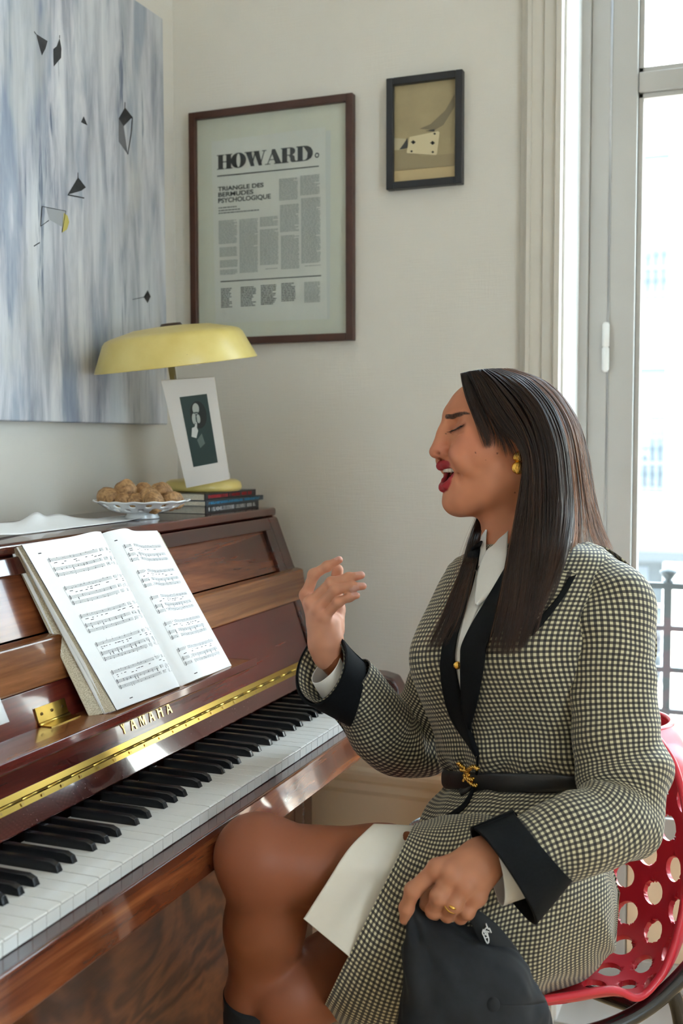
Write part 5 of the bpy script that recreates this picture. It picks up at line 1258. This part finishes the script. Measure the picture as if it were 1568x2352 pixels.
# ---------------- shirt front, collar, lapels (z: the 3.92x neckline view)
zz = lambda L_: [(940+x/3.92, 1150+y/3.92) for x, y in L_]
TRB = [BV_TR, BVH_BODY]
drape('shirt_front', zz([(640, 470), (595, 700), (500, 1000), (420, 1250), (395, 1450), (430, 1680), (470, 1850), (530, 2040)]), zz([(690, 465), (800, 660), (720, 930), (600, 1150), (520, 1330), (500, 1550), (500, 1800), (545, 2050)]), TRB, .0022, M_SHIRT, 60, 16, .001, smooth_d=8)
drape('shirt_placket', zz([(600, 620), (540, 860), (480, 1100), (440, 1300), (432, 1480), (450, 1640), (470, 1780)]), zz([(670, 880), (640, 940), (580, 1060), (530, 1200), (480, 1350), (465, 1600), (474, 1790)]), TRB, .0045, M_SHIRT, 50, 8, .001, smooth_d=8)
drape('lapel', zz([(560, 420), (520, 560), (440, 800), (365, 1060), (305, 1330), (286, 1500), (302, 1700), (350, 1890), (430, 2040), (530, 2180), (610, 2300)]), zz([(655, 350), (632, 500), (580, 740), (500, 1000), (440, 1200), (408, 1380), (415, 1500), (440, 1650), (478, 1830), (540, 2060), (612, 2295)]), TRB, .0070, M_VELV, 90, 16, .0035, smooth_d=10, puff=.003)
drape('lapel', zz([(900, 560), (762, 790), (660, 960), (560, 1130), (480, 1300), (468, 1400), (468, 1560), (476, 1750), (490, 1880), (540, 2050)]), zz([(1010, 560), (960, 800), (880, 1000), (780, 1150), (700, 1310), (680, 1450), (645, 1650), (605, 1850), (570, 1980), (545, 2056)]), TRB, .0085, M_VELV, 90, 16, .0035, smooth_d=10, puff=.003)
drape('wide_collar', zz([(900, 560), (960, 800), (980, 1000), (1000, 1150), (1060, 1215)]), zz([(1500, 650), (1420, 820), (1290, 1000), (1180, 1120), (1085, 1215)]), TRB+[BV_SL], .0065, M_GING, 60, 30, .0025, smooth_d=10, uv=True)
drape('collar_trim', zz([(1435, 690), (1345, 850), (1220, 1000), (1130, 1090), (1055, 1185)]), zz([(1505, 665), (1415, 830), (1290, 1005), (1200, 1115), (1108, 1218)]), TRB+[BV_SL], .0095, M_VELV, 60, 6, .003, smooth_d=10)
drape('shirt_collar', zz([(700, 455), (655, 540), (618, 660), (602, 800), (596, 900), (604, 938)]), zz([(885, 270), (880, 440), (858, 620), (770, 785), (690, 870), (612, 940)]), TRB, .0115, M_SHIRT, 50, 16, .0018, smooth_d=14, puff=.003)
drape('shirt_collar', zz([(690, 262), (655, 320), (640, 420), (632, 520), (622, 600)]), zz([(700, 262), (694, 340), (690, 420), (690, 480), (640, 590)]), TRB, .006, M_SHIRT, 40, 8, .0018, smooth_d=10)
db = hit(*zz([(432, 1482)])[0], TRB, 1.5); bp = at(*zz([(432, 1482)])[0], db-.008)
lathe('button', [(0, .003), (.004, .0028), (.0056, .0012), (.0056, 0), (0, 0)], bp, M_GOLDJ, per, 20, np.array((RT, UP, -FW)).T)
# jacket front edge below the lapels and hem binding
drape('front_edge', [(1096, 1735), (1088, 1800), (1060, 1850), (1010, 1880)], [(1100, 1735), (1094, 1800), (1068, 1856), (1018, 1888)], TRB, .004, M_VELV, 30, 4, .002)
# sleeve seam at the shoulder
# ---------------- belt and buckle
ib = [9, 10]
bc, ba, bb_ = [], [], []
for py, k in ((1768, 1.0), (1776, 1.03), (1800, 1.03), (1810, 1.0)):
    f = (py-1750)/40.0; f = np.clip(f, 0, 1.3); c = at(1216, py+2, 1.62); a = ta[10]; b = tb[10]
    bc.append(c); ba.append(a*(1+.008/.13)*k); bb_.append(b*(1+.008/.095)*k)
loft('belt', np.array(bc), np.array(ba), np.array(bb_), M_LEATH, per, 160, 10, 2.25)[0].modifiers.new('s', 'SOLIDIFY').thickness = .003
BV_ALL = [BV_TR]
def rope(name, pxpts, r, off, twist=3.2):
    c = catmull(pxpts, 46); d0 = np.array([hit(x, y, BV_ALL, 1.5) for x, y in c]); d0 = np.convolve(np.pad(d0, 6, mode='edge'), np.ones(13)/13, 'valid')
    P = np.array([at(x, y, d-off) for (x, y), d in zip(c, d0)]); lst = []
    T = np.gradient(P, axis=0); T /= np.linalg.norm(T, axis=1)[:, None]; n1 = np.cross(T, FW); n1 /= np.linalg.norm(n1, axis=1)[:, None]; n2 = np.cross(T, n1)
    for ph in (0, math.pi):
        a = np.arange(46)*.9+ph; lst.append((P+(n1*np.cos(a)[:, None]+n2*np.sin(a)[:, None])*r*.7, np.full(46, r*.8), False))
    return tubes(name, lst, M_GOLDJ, per, 7)
zb = lambda L_: [(880+x/2.279, 1700+y/2.279) for x, y in L_]
rope('buckle', zb([(392, 120), (405, 135), (425, 150), (432, 170), (425, 190), (440, 205), (465, 230), (488, 238)]), .0024, .022)
rope('buckle', zb([(495, 152), (475, 138), (450, 150), (438, 175), (445, 200), (470, 205)]), .0024, .025)
rope('buckle', zb([(420, 215), (432, 195), (448, 182), (430, 160), (405, 155)]), .0022, .024)
drape('belt_end', zb([(392, 262), (415, 240), (450, 215), (470, 205)]), zb([(402, 285), (430, 272), (455, 250), (478, 232)]), BV_ALL, .012, M_LEATH, 24, 6, .003)
# striped cloth tail seen beyond the lap
t = NT('striped_cotton'); c = t.node('ShaderNodeTexCoord'); sx = t.node('ShaderNodeSeparateXYZ'); t.link(c.outputs['UV'], sx.inputs[0])
t.color(t.ramp(t.math('FRACT', t.math('MULTIPLY', sx.outputs[1], 260.0)), [(.0, (.66, .72, .74)), (.5, (.66, .72, .74)), (.55, (.12, .18, .24)), (.8, (.66, .72, .74))])); t.set(Roughness=.8)
Pst = np.array([[at(x0+(x1-x0)*s, y0+(y1-y0)*s-6*math.sin(s*3.1), 1.80+.03*s) for s in np.linspace(0, 1, 16)] for (x0, y0), (x1, y1) in (((938, 1902), (1000, 1888)), ((942, 1894), (1000, 1880)), ((950, 1888), (1000, 1878)), ((962, 1885), (1002, 1880)))])
grid_obj('striped_shirt_tail', Pst, t.m, per, True, .002, np.stack(np.meshgrid(np.linspace(0, .05, 16), np.linspace(0, .02, 4)), -1))
# ---------------- sock, earrings, ring
def sockpts(lst, nm):
    pts = np.array([at(x, y, d) for x, y, d, _ in lst]); r = np.array([q[3] for q in lst]); o = tube(nm, catmull(pts, 24), np.interp(np.linspace(0, 1, 24), np.linspace(0, 1, len(r)), r), plain('black_knit', (.010, .010, .012), .85), per, 40); return o
sockpts([(596, 2284, 1.518, .0500), (592, 2330, 1.528, .0480), (576, 2460, 1.56, .040), (556, 2640, 1.60, .033)], 'sock')
sockpts([(650, 2520, 1.515, .046), (650, 2600, 1.52, .041), (648, 2760, 1.53, .035)], 'sock')
M_SHOE = plain('black_shoe_leather', (.012, .012, .012), .3)
for a_ in (ankA, ankB):
    V, F = [], []
    v, f = tube_pts([(a_[0]+.05, a_[1]+.012, .038), (a_[0]+.01, a_[1], .040), (a_[0]-.08, a_[1]-.022, .034), (a_[0]-.17, a_[1]-.046, .028), (a_[0]-.20, a_[1]-.054, .024)], (.030, .0375, .034, .026, .012), 20); o = pydata('shoe', v, f, M_SHOE, per)
ze = lambda x, y, l: HQ(960+x/4.612, 830+y/4.612, l)
def shell_ear(cx, cy, rx, ry, l, rot):
    nu, nv = 22, 40; P = np.zeros((nv, nu, 3)); o_ = ze(cx, cy, l)
    for j, v in enumerate(np.linspace(0, 2*math.pi, nv)):
        for i, u in enumerate(np.linspace(0, 1, nu)):
            x = rx*u*math.cos(v); y = ry*u*math.sin(v); xr, yr = x*math.cos(rot)-y*math.sin(rot), x*math.sin(rot)+y*math.cos(rot)
            bulge = .0042*math.sqrt(max(0, 1-u*u))+.00035*math.sin(y*2*math.pi/.0017)*min(1, 4*(1-u))
            P[j, i] = o_-RT*0+RT*xr-UP*yr-FW*bulge
    return P
V, F = [], []
for cx, cy, rx, ry, rot in ((979, 1036, .0078, .0062, -.25), (970, 1150, .0082, .0078, .2)):
    P = shell_ear(cx, cy, rx, ry, 78, rot); nv, nu = P.shape[:2]; s0 = len(V); V += P.reshape(-1, 3).tolist(); F += [tuple(q+s0 for q in f) for f in grid_faces(nu, nv)]
o = pydata('earring', V, F, M_GOLDJ, per); o.modifiers.new('s', 'SOLIDIFY').thickness = .0018; o['label'] = 'gold ribbed double-shell earring'
rp = zl_(625, 800, LD-.0235); rd = unit(zl_(570, 900, LD-.006)-zl_(640, 790, LD-.024)); n1 = unit(np.cross(rd, FW)); n2 = np.cross(rd, n1)
lst = [(np.array([rp+(n1*math.cos(a)+n2*math.sin(a))*.0102 for a in np.linspace(0, 2*math.pi, 28, endpoint=False)]), .0011, True)]
lst.append((np.array([rp-FW*.0100+n1*.004, rp-FW*.0112-n1*.001, rp-FW*.0100-n1*.006-rd*.001]), np.array((.0012, .0024, .0014)), False))
o = tubes('finger_ring', lst, M_GOLDJ, per, 8)
# ================================================================== hair
BODYD = [BV_TR, BV_SL]
def guides(L_, n=40):
    out = []
    for g in L_:
        g = np.array(g, float); s = np.concatenate([[0], np.cumsum(np.hypot(*np.diff(g[:, :2], axis=0).T))]); q = catmull(g, n*4); ss = np.concatenate([[0], np.cumsum(np.hypot(*np.diff(q[:, :2], axis=0).T))])
        out.append(np.stack([np.interp(np.linspace(0, ss[-1], n), ss, q[:, k]) for k in range(3)], 1))
    return np.array(out)
near = guides([
    [(1078, 853, 1.660), (1092, 880, 1.612), (1112, 930, 1.588), (1145, 982, 1.578), (1184, 1018, 1.574), (1202, 1060, 1.572), (1194, 1140, 1.568), (1174, 1250, 1.545), (1150, 1380, 1.50), (1122, 1500, 1.48)],
    [(1095, 850, 1.660), (1118, 878, 1.606), (1150, 930, 1.580), (1190, 990, 1.568), (1212, 1050, 1.564), (1214, 1150, 1.562), (1204, 1270, 1.535), (1188, 1390, 1.50), (1168, 1508, 1.48)],
    [(1112, 848, 1.660), (1150, 876, 1.602), (1198, 930, 1.574), (1232, 1000, 1.562), (1246, 1080, 1.560), (1248, 1180, 1.558), (1240, 1290, 1.535), (1225, 1400, 1.50), (1205, 1490, 1.48)],
    [(1130, 847, 1.660), (1185, 872, 1.600), (1240, 930, 1.574), (1272, 1010, 1.562), (1282, 1090, 1.562), (1284, 1180, 1.562), (1268, 1280, 1.540), (1240, 1370, 1.51), (1206, 1462, 1.49)],
    [(1150, 847, 1.662), (1215, 872, 1.606), (1272, 935, 1.588), (1302, 1015, 1.582), (1312, 1100, 1.586), (1316, 1180, 1.588), (1310, 1250, 1.575), (1292, 1310, 1.555), (1268, 1360, 1.54)],
    [(1165, 847, 1.664), (1240, 876, 1.622), (1300, 945, 1.612), (1326, 1025, 1.612), (1338, 1110, 1.618), (1350, 1180, 1.625), (1362, 1225, 1.625), (1372, 1250, 1.62), (1378, 1270, 1.615)],
    [(1180, 848, 1.668), (1262, 882, 1.648), (1318, 955, 1.648), (1342, 1040, 1.655), (1355, 1125, 1.665), (1372, 1195, 1.67), (1386, 1232, 1.67), (1395, 1252, 1.67), (1402, 1266, 1.67)],
    [(1180, 849, 1.690), (1258, 884, 1.700), (1314, 958, 1.710), (1338, 1042, 1.715), (1350, 1128, 1.715), (1366, 1200, 1.71), (1380, 1240, 1.71), (1388, 1260, 1.71), (1394, 1275, 1.70)]])
fringe = guides([
    [(1058, 858, 1.660), (1062, 880, 1.630), (1072, 915, 1.612), (1088, 955, 1.602), (1103, 990, 1.597), (1119, 1032, 1.594)],
    [(1068, 855, 1.660), (1080, 880, 1.618), (1096, 920, 1.596), (1116, 965, 1.588), (1127, 1000, 1.586), (1124, 1026, 1.588)],
    [(1080, 852, 1.660), (1100, 880, 1.606), (1126, 930, 1.582), (1156, 985, 1.574), (1180, 1025, 1.570), (1196, 1060, 1.568)]])
farside = guides([
    [(1130, 1085, 1.715), (1108, 1160, 1.722), (1085, 1230, 1.715), (1060, 1320, 1.69), (1020, 1420, 1.68), (985, 1502, 1.675)],
    [(1150, 1085, 1.72), (1128, 1170, 1.725), (1098, 1250, 1.712), (1078, 1320, 1.69), (1050, 1410, 1.67), (1012, 1478, 1.66)]])
crown_far = guides([
    [(1060, 858, 1.665), (1075, 862, 1.70), (1090, 900, 1.735), (1110, 980, 1.742), (1125, 1060, 1.738), (1130, 1120, 1.73)],
    [(1120, 850, 1.665), (1160, 866, 1.71), (1200, 920, 1.74), (1230, 1000, 1.75), (1240, 1080, 1.75), (1240, 1150, 1.74)],
    [(1180, 849, 1.69), (1250, 880, 1.71), (1305, 950, 1.73), (1330, 1040, 1.735), (1340, 1120, 1.73), (1350, 1190, 1.72)]])
def gi(G, g):
    k = len(G)-1; x = np.clip(g, 0, 1)*k; i = np.minimum(x.astype(int), k-1); f = (x-i)[:, None, None]; return G[i]*(1-f)+G[i+1]*f
def fitd(Q, off=.004, trees=None, reach=.05):           # keep strands in front of the clothes where they fall over them
    for q in Q.reshape(-1, 3):
        h_ = hit(q[0], q[1], (trees or BODYD) if q[1] > 1225 else [BVH_BODY], None)
        if h_ is not None and q[2] < h_+(reach if q[1] > 1290 else .05): q[2] = min(q[2], h_-off*(2.6 if q[1] > 1260 else 1))
    D = Q[..., 2]; n_ = D.shape[-1]; W_ = np.pad(D, [(0, 0)]*(D.ndim-1)+[(3, 3)], mode='edge')
    mn = np.min([W_[..., k:k+n_] for k in range(7)], 0); W_ = np.pad(mn, [(0, 0)]*(D.ndim-1)+[(3, 3)], mode='edge'); Q[..., 2] = np.minimum(D, np.mean([W_[..., k:k+n_] for k in range(7)], 0))
    return Q
def to_world(Q): X = Q.reshape(-1, 3); r = RT[None]*((X[:, :1]-784)/FPX)-UP[None]*((X[:, 1:2]-1176)/FPX)+FW[None]; return (CAM+r*X[:, 2:3]).reshape(Q.shape)
HV, HF, HC = [], [], []; nH = 0
def add_sheet(G, m, off, col, trim=(0, 1), reach=.05):
    global nH
    Q = gi(G, np.linspace(0, 1, m)); n = Q.shape[1]; Q[:, :, 2] += off
    Q = fitd(Q.copy(), .0045, None, reach); P = to_world(Q)[:, int(trim[0]*n):int(trim[1]*n)]; n = P.shape[1]
    HV.append(P.reshape(-1, 3)); HF.append(np.array(grid_faces(n, m))+nH); HC.append(np.tile(np.array(col), (m*n, 1))); nH += m*n
DARK = (.010, .006, .005)
add_sheet(near[:6], 60, .003, DARK, (0, .80)); add_sheet(near[5:], 16, .003, DARK, (0, .55)); add_sheet(fringe[1:], 16, .002, DARK, (0, .34)); add_sheet(farside, 12, .004, DARK, (0, .6), .25); add_sheet(crown_far, 30, 0, DARK)
def add_strands(G, N, nclump, jit, djit, rad, tipfrac, cols, wav=1.0, trees=None, seed=0, reach=.05):
    global nH
    R = np.random.RandomState(seed); cg = np.sort(R.rand(nclump)); ci = R.randint(0, nclump, N); g = cg[ci]+R.randn(N)*.5/nclump*1.2
    Q = gi(G, g).copy(); n = Q.shape[1]; t = np.linspace(0, 1, n)[None]
    co = R.randn(nclump, 2)[ci]*jit; so = R.randn(N, 2)*jit*.55; ph = R.rand(N, 1)*6.28; phc = (R.rand(nclump, 1)*6.28)[ci]
    grow = .15+.85*t**1.2
    Q[:, :, 0] += (co[:, :1]+so[:, :1])*grow+wav*2.2*np.sin(t*7+phc)*t+wav*1.2*np.sin(t*11+ph)*t
    Q[:, :, 1] += (co[:, 1:]*.5+so[:, 1:])*grow*.6
    Q[:, :, 2] += -np.abs(R.rand(N, 1))*djit*(.35+.65*np.sin(np.pi*np.clip(t*1.1, 0, 1)))
    # uneven lengths
    ln = 1-R.rand(N, 1)**2*tipfrac; tt = t*ln; idx = tt*(n-1); i0 = np.minimum(idx.astype(int), n-2); fr = (idx-i0)[..., None]; ar = np.arange(N)[:, None]
    Q = Q[ar, i0]*(1-fr)+Q[ar, i0+1]*fr
    Q = fitd(Q, .0045, trees, reach); Q[:, :, 2] -= .004*R.rand(N, 1); P = to_world(Q)
    T = np.gradient(P, axis=1); T /= np.linalg.norm(T, axis=2)[..., None]+1e-9; n1 = np.cross(T, FW); n1 /= np.linalg.norm(n1, axis=2)[..., None]+1e-9; n2 = np.cross(T, n1)
    rr = rad*(.7+.6*R.rand(N, 1))*(1-.75*t**6); V = np.stack([P+(n1*math.cos(a)+n2*math.sin(a))*rr[..., None] for a in (0, 2.094, 4.189)], 2)
    base = np.arange(N)[:, None, None]*(n*3)+np.arange(n-1)[None, :, None]*3+np.arange(3)[None, None, :]; nx = np.arange(N)[:, None, None]*(n*3)+np.arange(n-1)[None, :, None]*3+((np.arange(3)+1) % 3)[None, None, :]
    F = np.stack([base, nx, nx+3, base+3], -1).reshape(-1, 4)
    c0, c1 = np.array(cols[0]), np.array(cols[1]); w = (R.rand(nclump)[ci]*.6+R.rand(N)*.4)[:, None]**1.6; C0 = c0*(1-w)+c1*w; tipc = 1+1.1*np.linspace(0, 1, n)**2
    HV.append(V.reshape(-1, 3)); HF.append(F+nH); HC.append((C0[:, None, None]*tipc[None, :, None, None]*np.ones((1, 1, 3, 1))).reshape(-1, 3)); nH += V.size//3
CB = ((.010, .006, .005), (.055, .024, .013)); CB_BACKLIT = ((.022, .011, .007), (.30, .115, .040))  # back strands and flyaways browner, light shining through painted in
add_strands(near[:5], 2600, 120, 5.0, .011, .00036, .24, CB, seed=1)
add_strands(near[4:], 1000, 60, 5.0, .008, .00036, .22, CB_BACKLIT, seed=2)
add_strands(fringe[:2], 330, 16, 4.2, .006, .00026, .62, CB, .6, seed=3); add_strands(fringe[1:], 260, 16, 3.6, .006, .00028, .5, CB, .6, seed=13)
add_strands(farside, 520, 26, 6.0, .010, .00034, .30, CB, seed=4, reach=.25)
add_strands(crown_far, 350, 30, 4.0, .004, .00034, .1, CB, seed=5)
add_strands(near, 70, 70, 13.0, .012, .00018, .3, CB_BACKLIT, 2.2, seed=6)           # flyaways
add_strands(farside, 24, 24, 16.0, .012, .00016, .3, CB_BACKLIT, 2.0, seed=7, reach=.25)
me = fast_mesh('hair', np.concatenate(HV), np.concatenate(HF)); vcol(me, np.concatenate(HC))
t = NT('dark_brown_hair'); a = t.node('ShaderNodeVertexColor', layer_name='Col'); t.color(a.outputs[0]); t.set(Roughness=.38); t.b.inputs['Specular IOR Level'].default_value = .45
hr_o = link('hair', me, t.m, per); hr_o['label'] = 'long straight dark brown hair'

# ================================================================== red perforated chair
M_RED = NT('red_plastic').set(Base_Color=(.62, .022, .045, 1), Roughness=.34, Coat_Weight=.15, Subsurface_Weight=.08, Subsurface_Scale=.01).m
M_TUBE = NT('black_lacquered_tube').set(Base_Color=(.008, .008, .009, 1), Roughness=.22, Coat_Weight=.6).m
CHA = math.radians(26); CF = -RTh*math.cos(CHA)-FWh*math.sin(CHA); CL = RTh*math.sin(CHA)-FWh*math.cos(CHA)
CO = np.array((.330, -.336, 0.0))
chair = empty('chair', tuple(CO), 'red perforated plastic shell chair on black tube frame under the singer', 'chair')
def ch(f, l, z): return CO+CF*f+CL*l+ZZ*z
prof = catmull(np.array([(.225, .425, .205), (.18, .418, .225), (.08, .410, .235), (-.03, .404, .240), (-.12, .412, .244), (-.185, .450, .246), (-.222, .520, .244), (-.243, .60, .236), (-.258, .68, .215), (-.268, .75, .170), (-.272, .785, .11)]), 240)
pl = np.concatenate([[0], np.cumsum(np.hypot(np.diff(prof[:, 0]), np.diff(prof[:, 1])))])
nu, nv = 200, 240
U = np.linspace(-1, 1, nu); P = np.zeros((nv, nu, 3)); S = np.zeros((nv, nu)); Tt = np.repeat(pl[:, None], nu, 1)
for j in range(nv):
    f, z, w = prof[j]; w *= .86; z -= .012+.018*sstep(.3, .6, pl[j]); k = sstep(.22, .42, pl[j])           # 0 on the seat, 1 on the back
    for i, u in enumerate(U):
        au = abs(u); l = w*math.sin(u*1.35)/math.sin(1.35); cu = au**2.4
        P[j, i] = (f+.085*cu*k-.0*cu, l, z+.042*cu*(1-k)*(1-.5*sstep(.12, 0, pl[j]))); S[j, i] = u*w*1.15
# hexagonal pattern of round holes
holes = []; pitch = .064; row = 0; tcur = .05
while tcur < pl[-1]-.035:
    for k in range(-6, 7):
        s = (k+(.5 if row % 2 else 0))*pitch; wj = .86*np.interp(tcur, pl, prof[:, 2])
        if abs(s) < wj*1.15-.036: holes.append((s, tcur))
    tcur += pitch*.866; row += 1
hr_ = .0205; keep = np.ones((nv-1, nu-1), bool); Sc = .25*(S[:-1, :-1]+S[1:, :-1]+S[:-1, 1:]+S[1:, 1:]); Tc = .25*(Tt[:-1, :-1]+Tt[1:, :-1]+Tt[:-1, 1:]+Tt[1:, 1:])
S2, T2 = S.copy(), Tt.copy()
for s, tq in holes:
    keep &= np.hypot(Sc-s, Tc-tq) > hr_
    d = np.hypot(S-s, Tt-tq); m_ = np.abs(d-hr_) < .0026
    S2[m_] = s+(S-s)[m_]*hr_/d[m_]; T2[m_] = tq+(Tt-tq)[m_]*hr_/d[m_]
dS, dT = S2-S, T2-Tt
gu = np.gradient(P, axis=1)/(np.gradient(S, axis=1)[..., None]+1e-9); gv = np.gradient(P, axis=0)/(np.gradient(Tt, axis=0)[..., None]+1e-9)
P = P+gu*dS[..., None]+gv*dT[..., None]
Wd = np.array([ch(*p) for p in P.reshape(-1, 3)])
fa = np.array(grid_faces(nu, nv)).reshape(nv-1, nu-1, 4)[keep]
used = np.unique(fa); mp = -np.ones(len(Wd), int); mp[used] = np.arange(len(used))
me = fast_mesh('seat_shell', Wd[used], mp[fa]); o = link('seat_shell', me, M_RED, chair)
m_ = o.modifiers.new('s', 'SOLIDIFY'); m_.thickness = .008; m_.offset = 0; m_ = o.modifiers.new('b', 'BEVEL'); m_.width = .0018; m_.segments = 2; m_.limit_method = 'ANGLE'; m_.angle_limit = 1.0
rim = np.concatenate([P[::4, 0], P[-1, ::6], P[::-4, -1], P[0, ::-6]]); 
tube('rim', [ch(*p) for p in rim], .0056, M_RED, chair, 10, True)
for sgn in (1, -1):
    tube('side_rail', catmull([ch(.16, sgn*.10, .352), ch(.08, sgn*.15, .352), ch(-.02, sgn*.185, .362), ch(-.10, sgn*.205, .395), ch(-.17, sgn*.220, .455), ch(-.235, sgn*.225, .52), ch(-.275, sgn*.20, .60), ch(-.285, sgn*.15, .66)], 50), .0125, M_TUBE, chair, 16)
    tube('leg', catmull([ch(-.125, sgn*.209, .41), ch(-.14, sgn*.213, .37), ch(-.16, sgn*.218, .25), ch(-.205, sgn*.228, .0)], 24), .0115, M_TUBE, chair, 14)
    tube('leg', catmull([ch(.10, sgn*.14, .352), ch(.13, sgn*.155, .32), ch(.16, sgn*.17, .2), ch(.205, sgn*.195, .0)], 24), .0115, M_TUBE, chair, 14)
tube('crossbar', catmull([ch(.16, -.10, .352), ch(.18, 0, .350), ch(.16, .10, .352)], 20), .0115, M_TUBE, chair, 14)
tube('crossbar', catmull([ch(-.08, -.20, .385), ch(-.09, 0, .345), ch(-.08, .20, .385)], 20), .010, M_TUBE, chair, 14)

# ================================================================== cap held in the hand
t = NT('washed_black_cotton'); nz = t.noise(t.coords(), 30, 5); t.color(t.ramp(nz, [(.3, (.004, .0045, .006)), (.7, (.012, .0135, .017))])); t.set(Roughness=.85); t.bump(t.noise(t.coords(), 900, 2), .2, .0005); 
M_CAP = t.m
cc_ = at(1074, 2302, 1.370); can = unit(-FW*.90+UP*.34+RT*.32)
capo = empty('cap', tuple(cc_), 'black cotton baseball cap with a covered button held by its edge', 'cap')
e1 = unit(RT-can*np.dot(RT, can)); e2 = np.cross(can, e1)
nu, nv = 96, 40; P = np.zeros((nv, nu+1, 3))
for j in range(nv):
    v = j/(nv-1); phi = v*math.pi/2*1.12
    for i in range(nu+1):
        a = 2*math.pi*i/nu; r = .090*math.sin(phi)**.85; h_ = .075*math.cos(phi)
        seam = 1-.012*math.exp(-((((a/(math.pi/3)+.5) % 1)-.5)/.06)**2)*min(1, 4*v)
        p = e1*r*math.cos(a)*seam*1.02+e2*r*math.sin(a)*seam*.96+can*h_
        w = p*18; d = .024*mnoise(Vector(w+3.0))*min(1, 1.4*v)+.016*(.5-abs(mnoise(Vector(p*34+1.0))))*v
        p = p+unit(p+can*.02)*d
        q = cc_+p
        pd = unit(UP*.88-RT*.47); ps_ = unit(UP*.47+RT*.88); al = np.dot(p, pd); ac = np.dot(p, ps_)
        if al > 0: k_ = (al/.09)**1.6; q = q+pd*.050*k_-ps_*ac*.66*k_-can*np.dot(p, can)*.35*k_      # pinched up between the fingers
        P[j, i] = q
grid_obj('crown', P, M_CAP, capo, True, .0022)
sl_ = []
for k in range(6):
    i = int(round((k+.5)*nu/6)) % nu; sl_.append((P[1:, i]+unit(can)*.0004, .0007, False))
tubes('seam', sl_, M_CAP, capo, 6)
lathe('button', [(0, .0062), (.005, .0055), (.0085, .0025), (.009, 0), (0, 0)], P[0].mean(0), M_CAP, capo, 24, np.array((e1, e2, can)).T)
Q = np.zeros((20, 30, 3)); eA = catmull([(1072, 2100), (1095, 2150), (1120, 2195), (1160, 2240), (1200, 2275)], 30); eB = catmull([(1098, 2090), (1140, 2122), (1180, 2170), (1215, 2225), (1234, 2275)], 30)
for i in range(20):
    for j in range(30):
        s = i/19; x, y = eA[j]*(1-s)+eB[j]*s; Q[i, j] = at(x, y, 1.372+.008*s-.006*math.sin(s*3.1))
grid_obj('back_strap', Q, plain('black_twill', (.012, .012, .013), .8), capo, True, .002)
M_EMB = plain('white_embroidery', (.75, .73, .72), .7)
zc = lambda L_: [at(900+x/4.48, 1900+y/4.48, 1.3665) for x, y in L_]
lst = [(catmull(zc(g), 14), .0009, False) for g in ([(965, 990), (975, 1020), (990, 1050), (1000, 1040), (1010, 1060), (1020, 1085)], [(940, 1050), (930, 1090), (945, 1120), (960, 1160), (980, 1195), (995, 1180)], [(975, 1030), (950, 1060), (960, 1100), (985, 1120), (995, 1160), (985, 1190)], [(940, 1075), (970, 1070), (1000, 1080)], [(950, 1110), (975, 1085), (985, 1125), (960, 1140)])]
tubes('embroidered_emblem', lst, M_EMB, capo, 6)
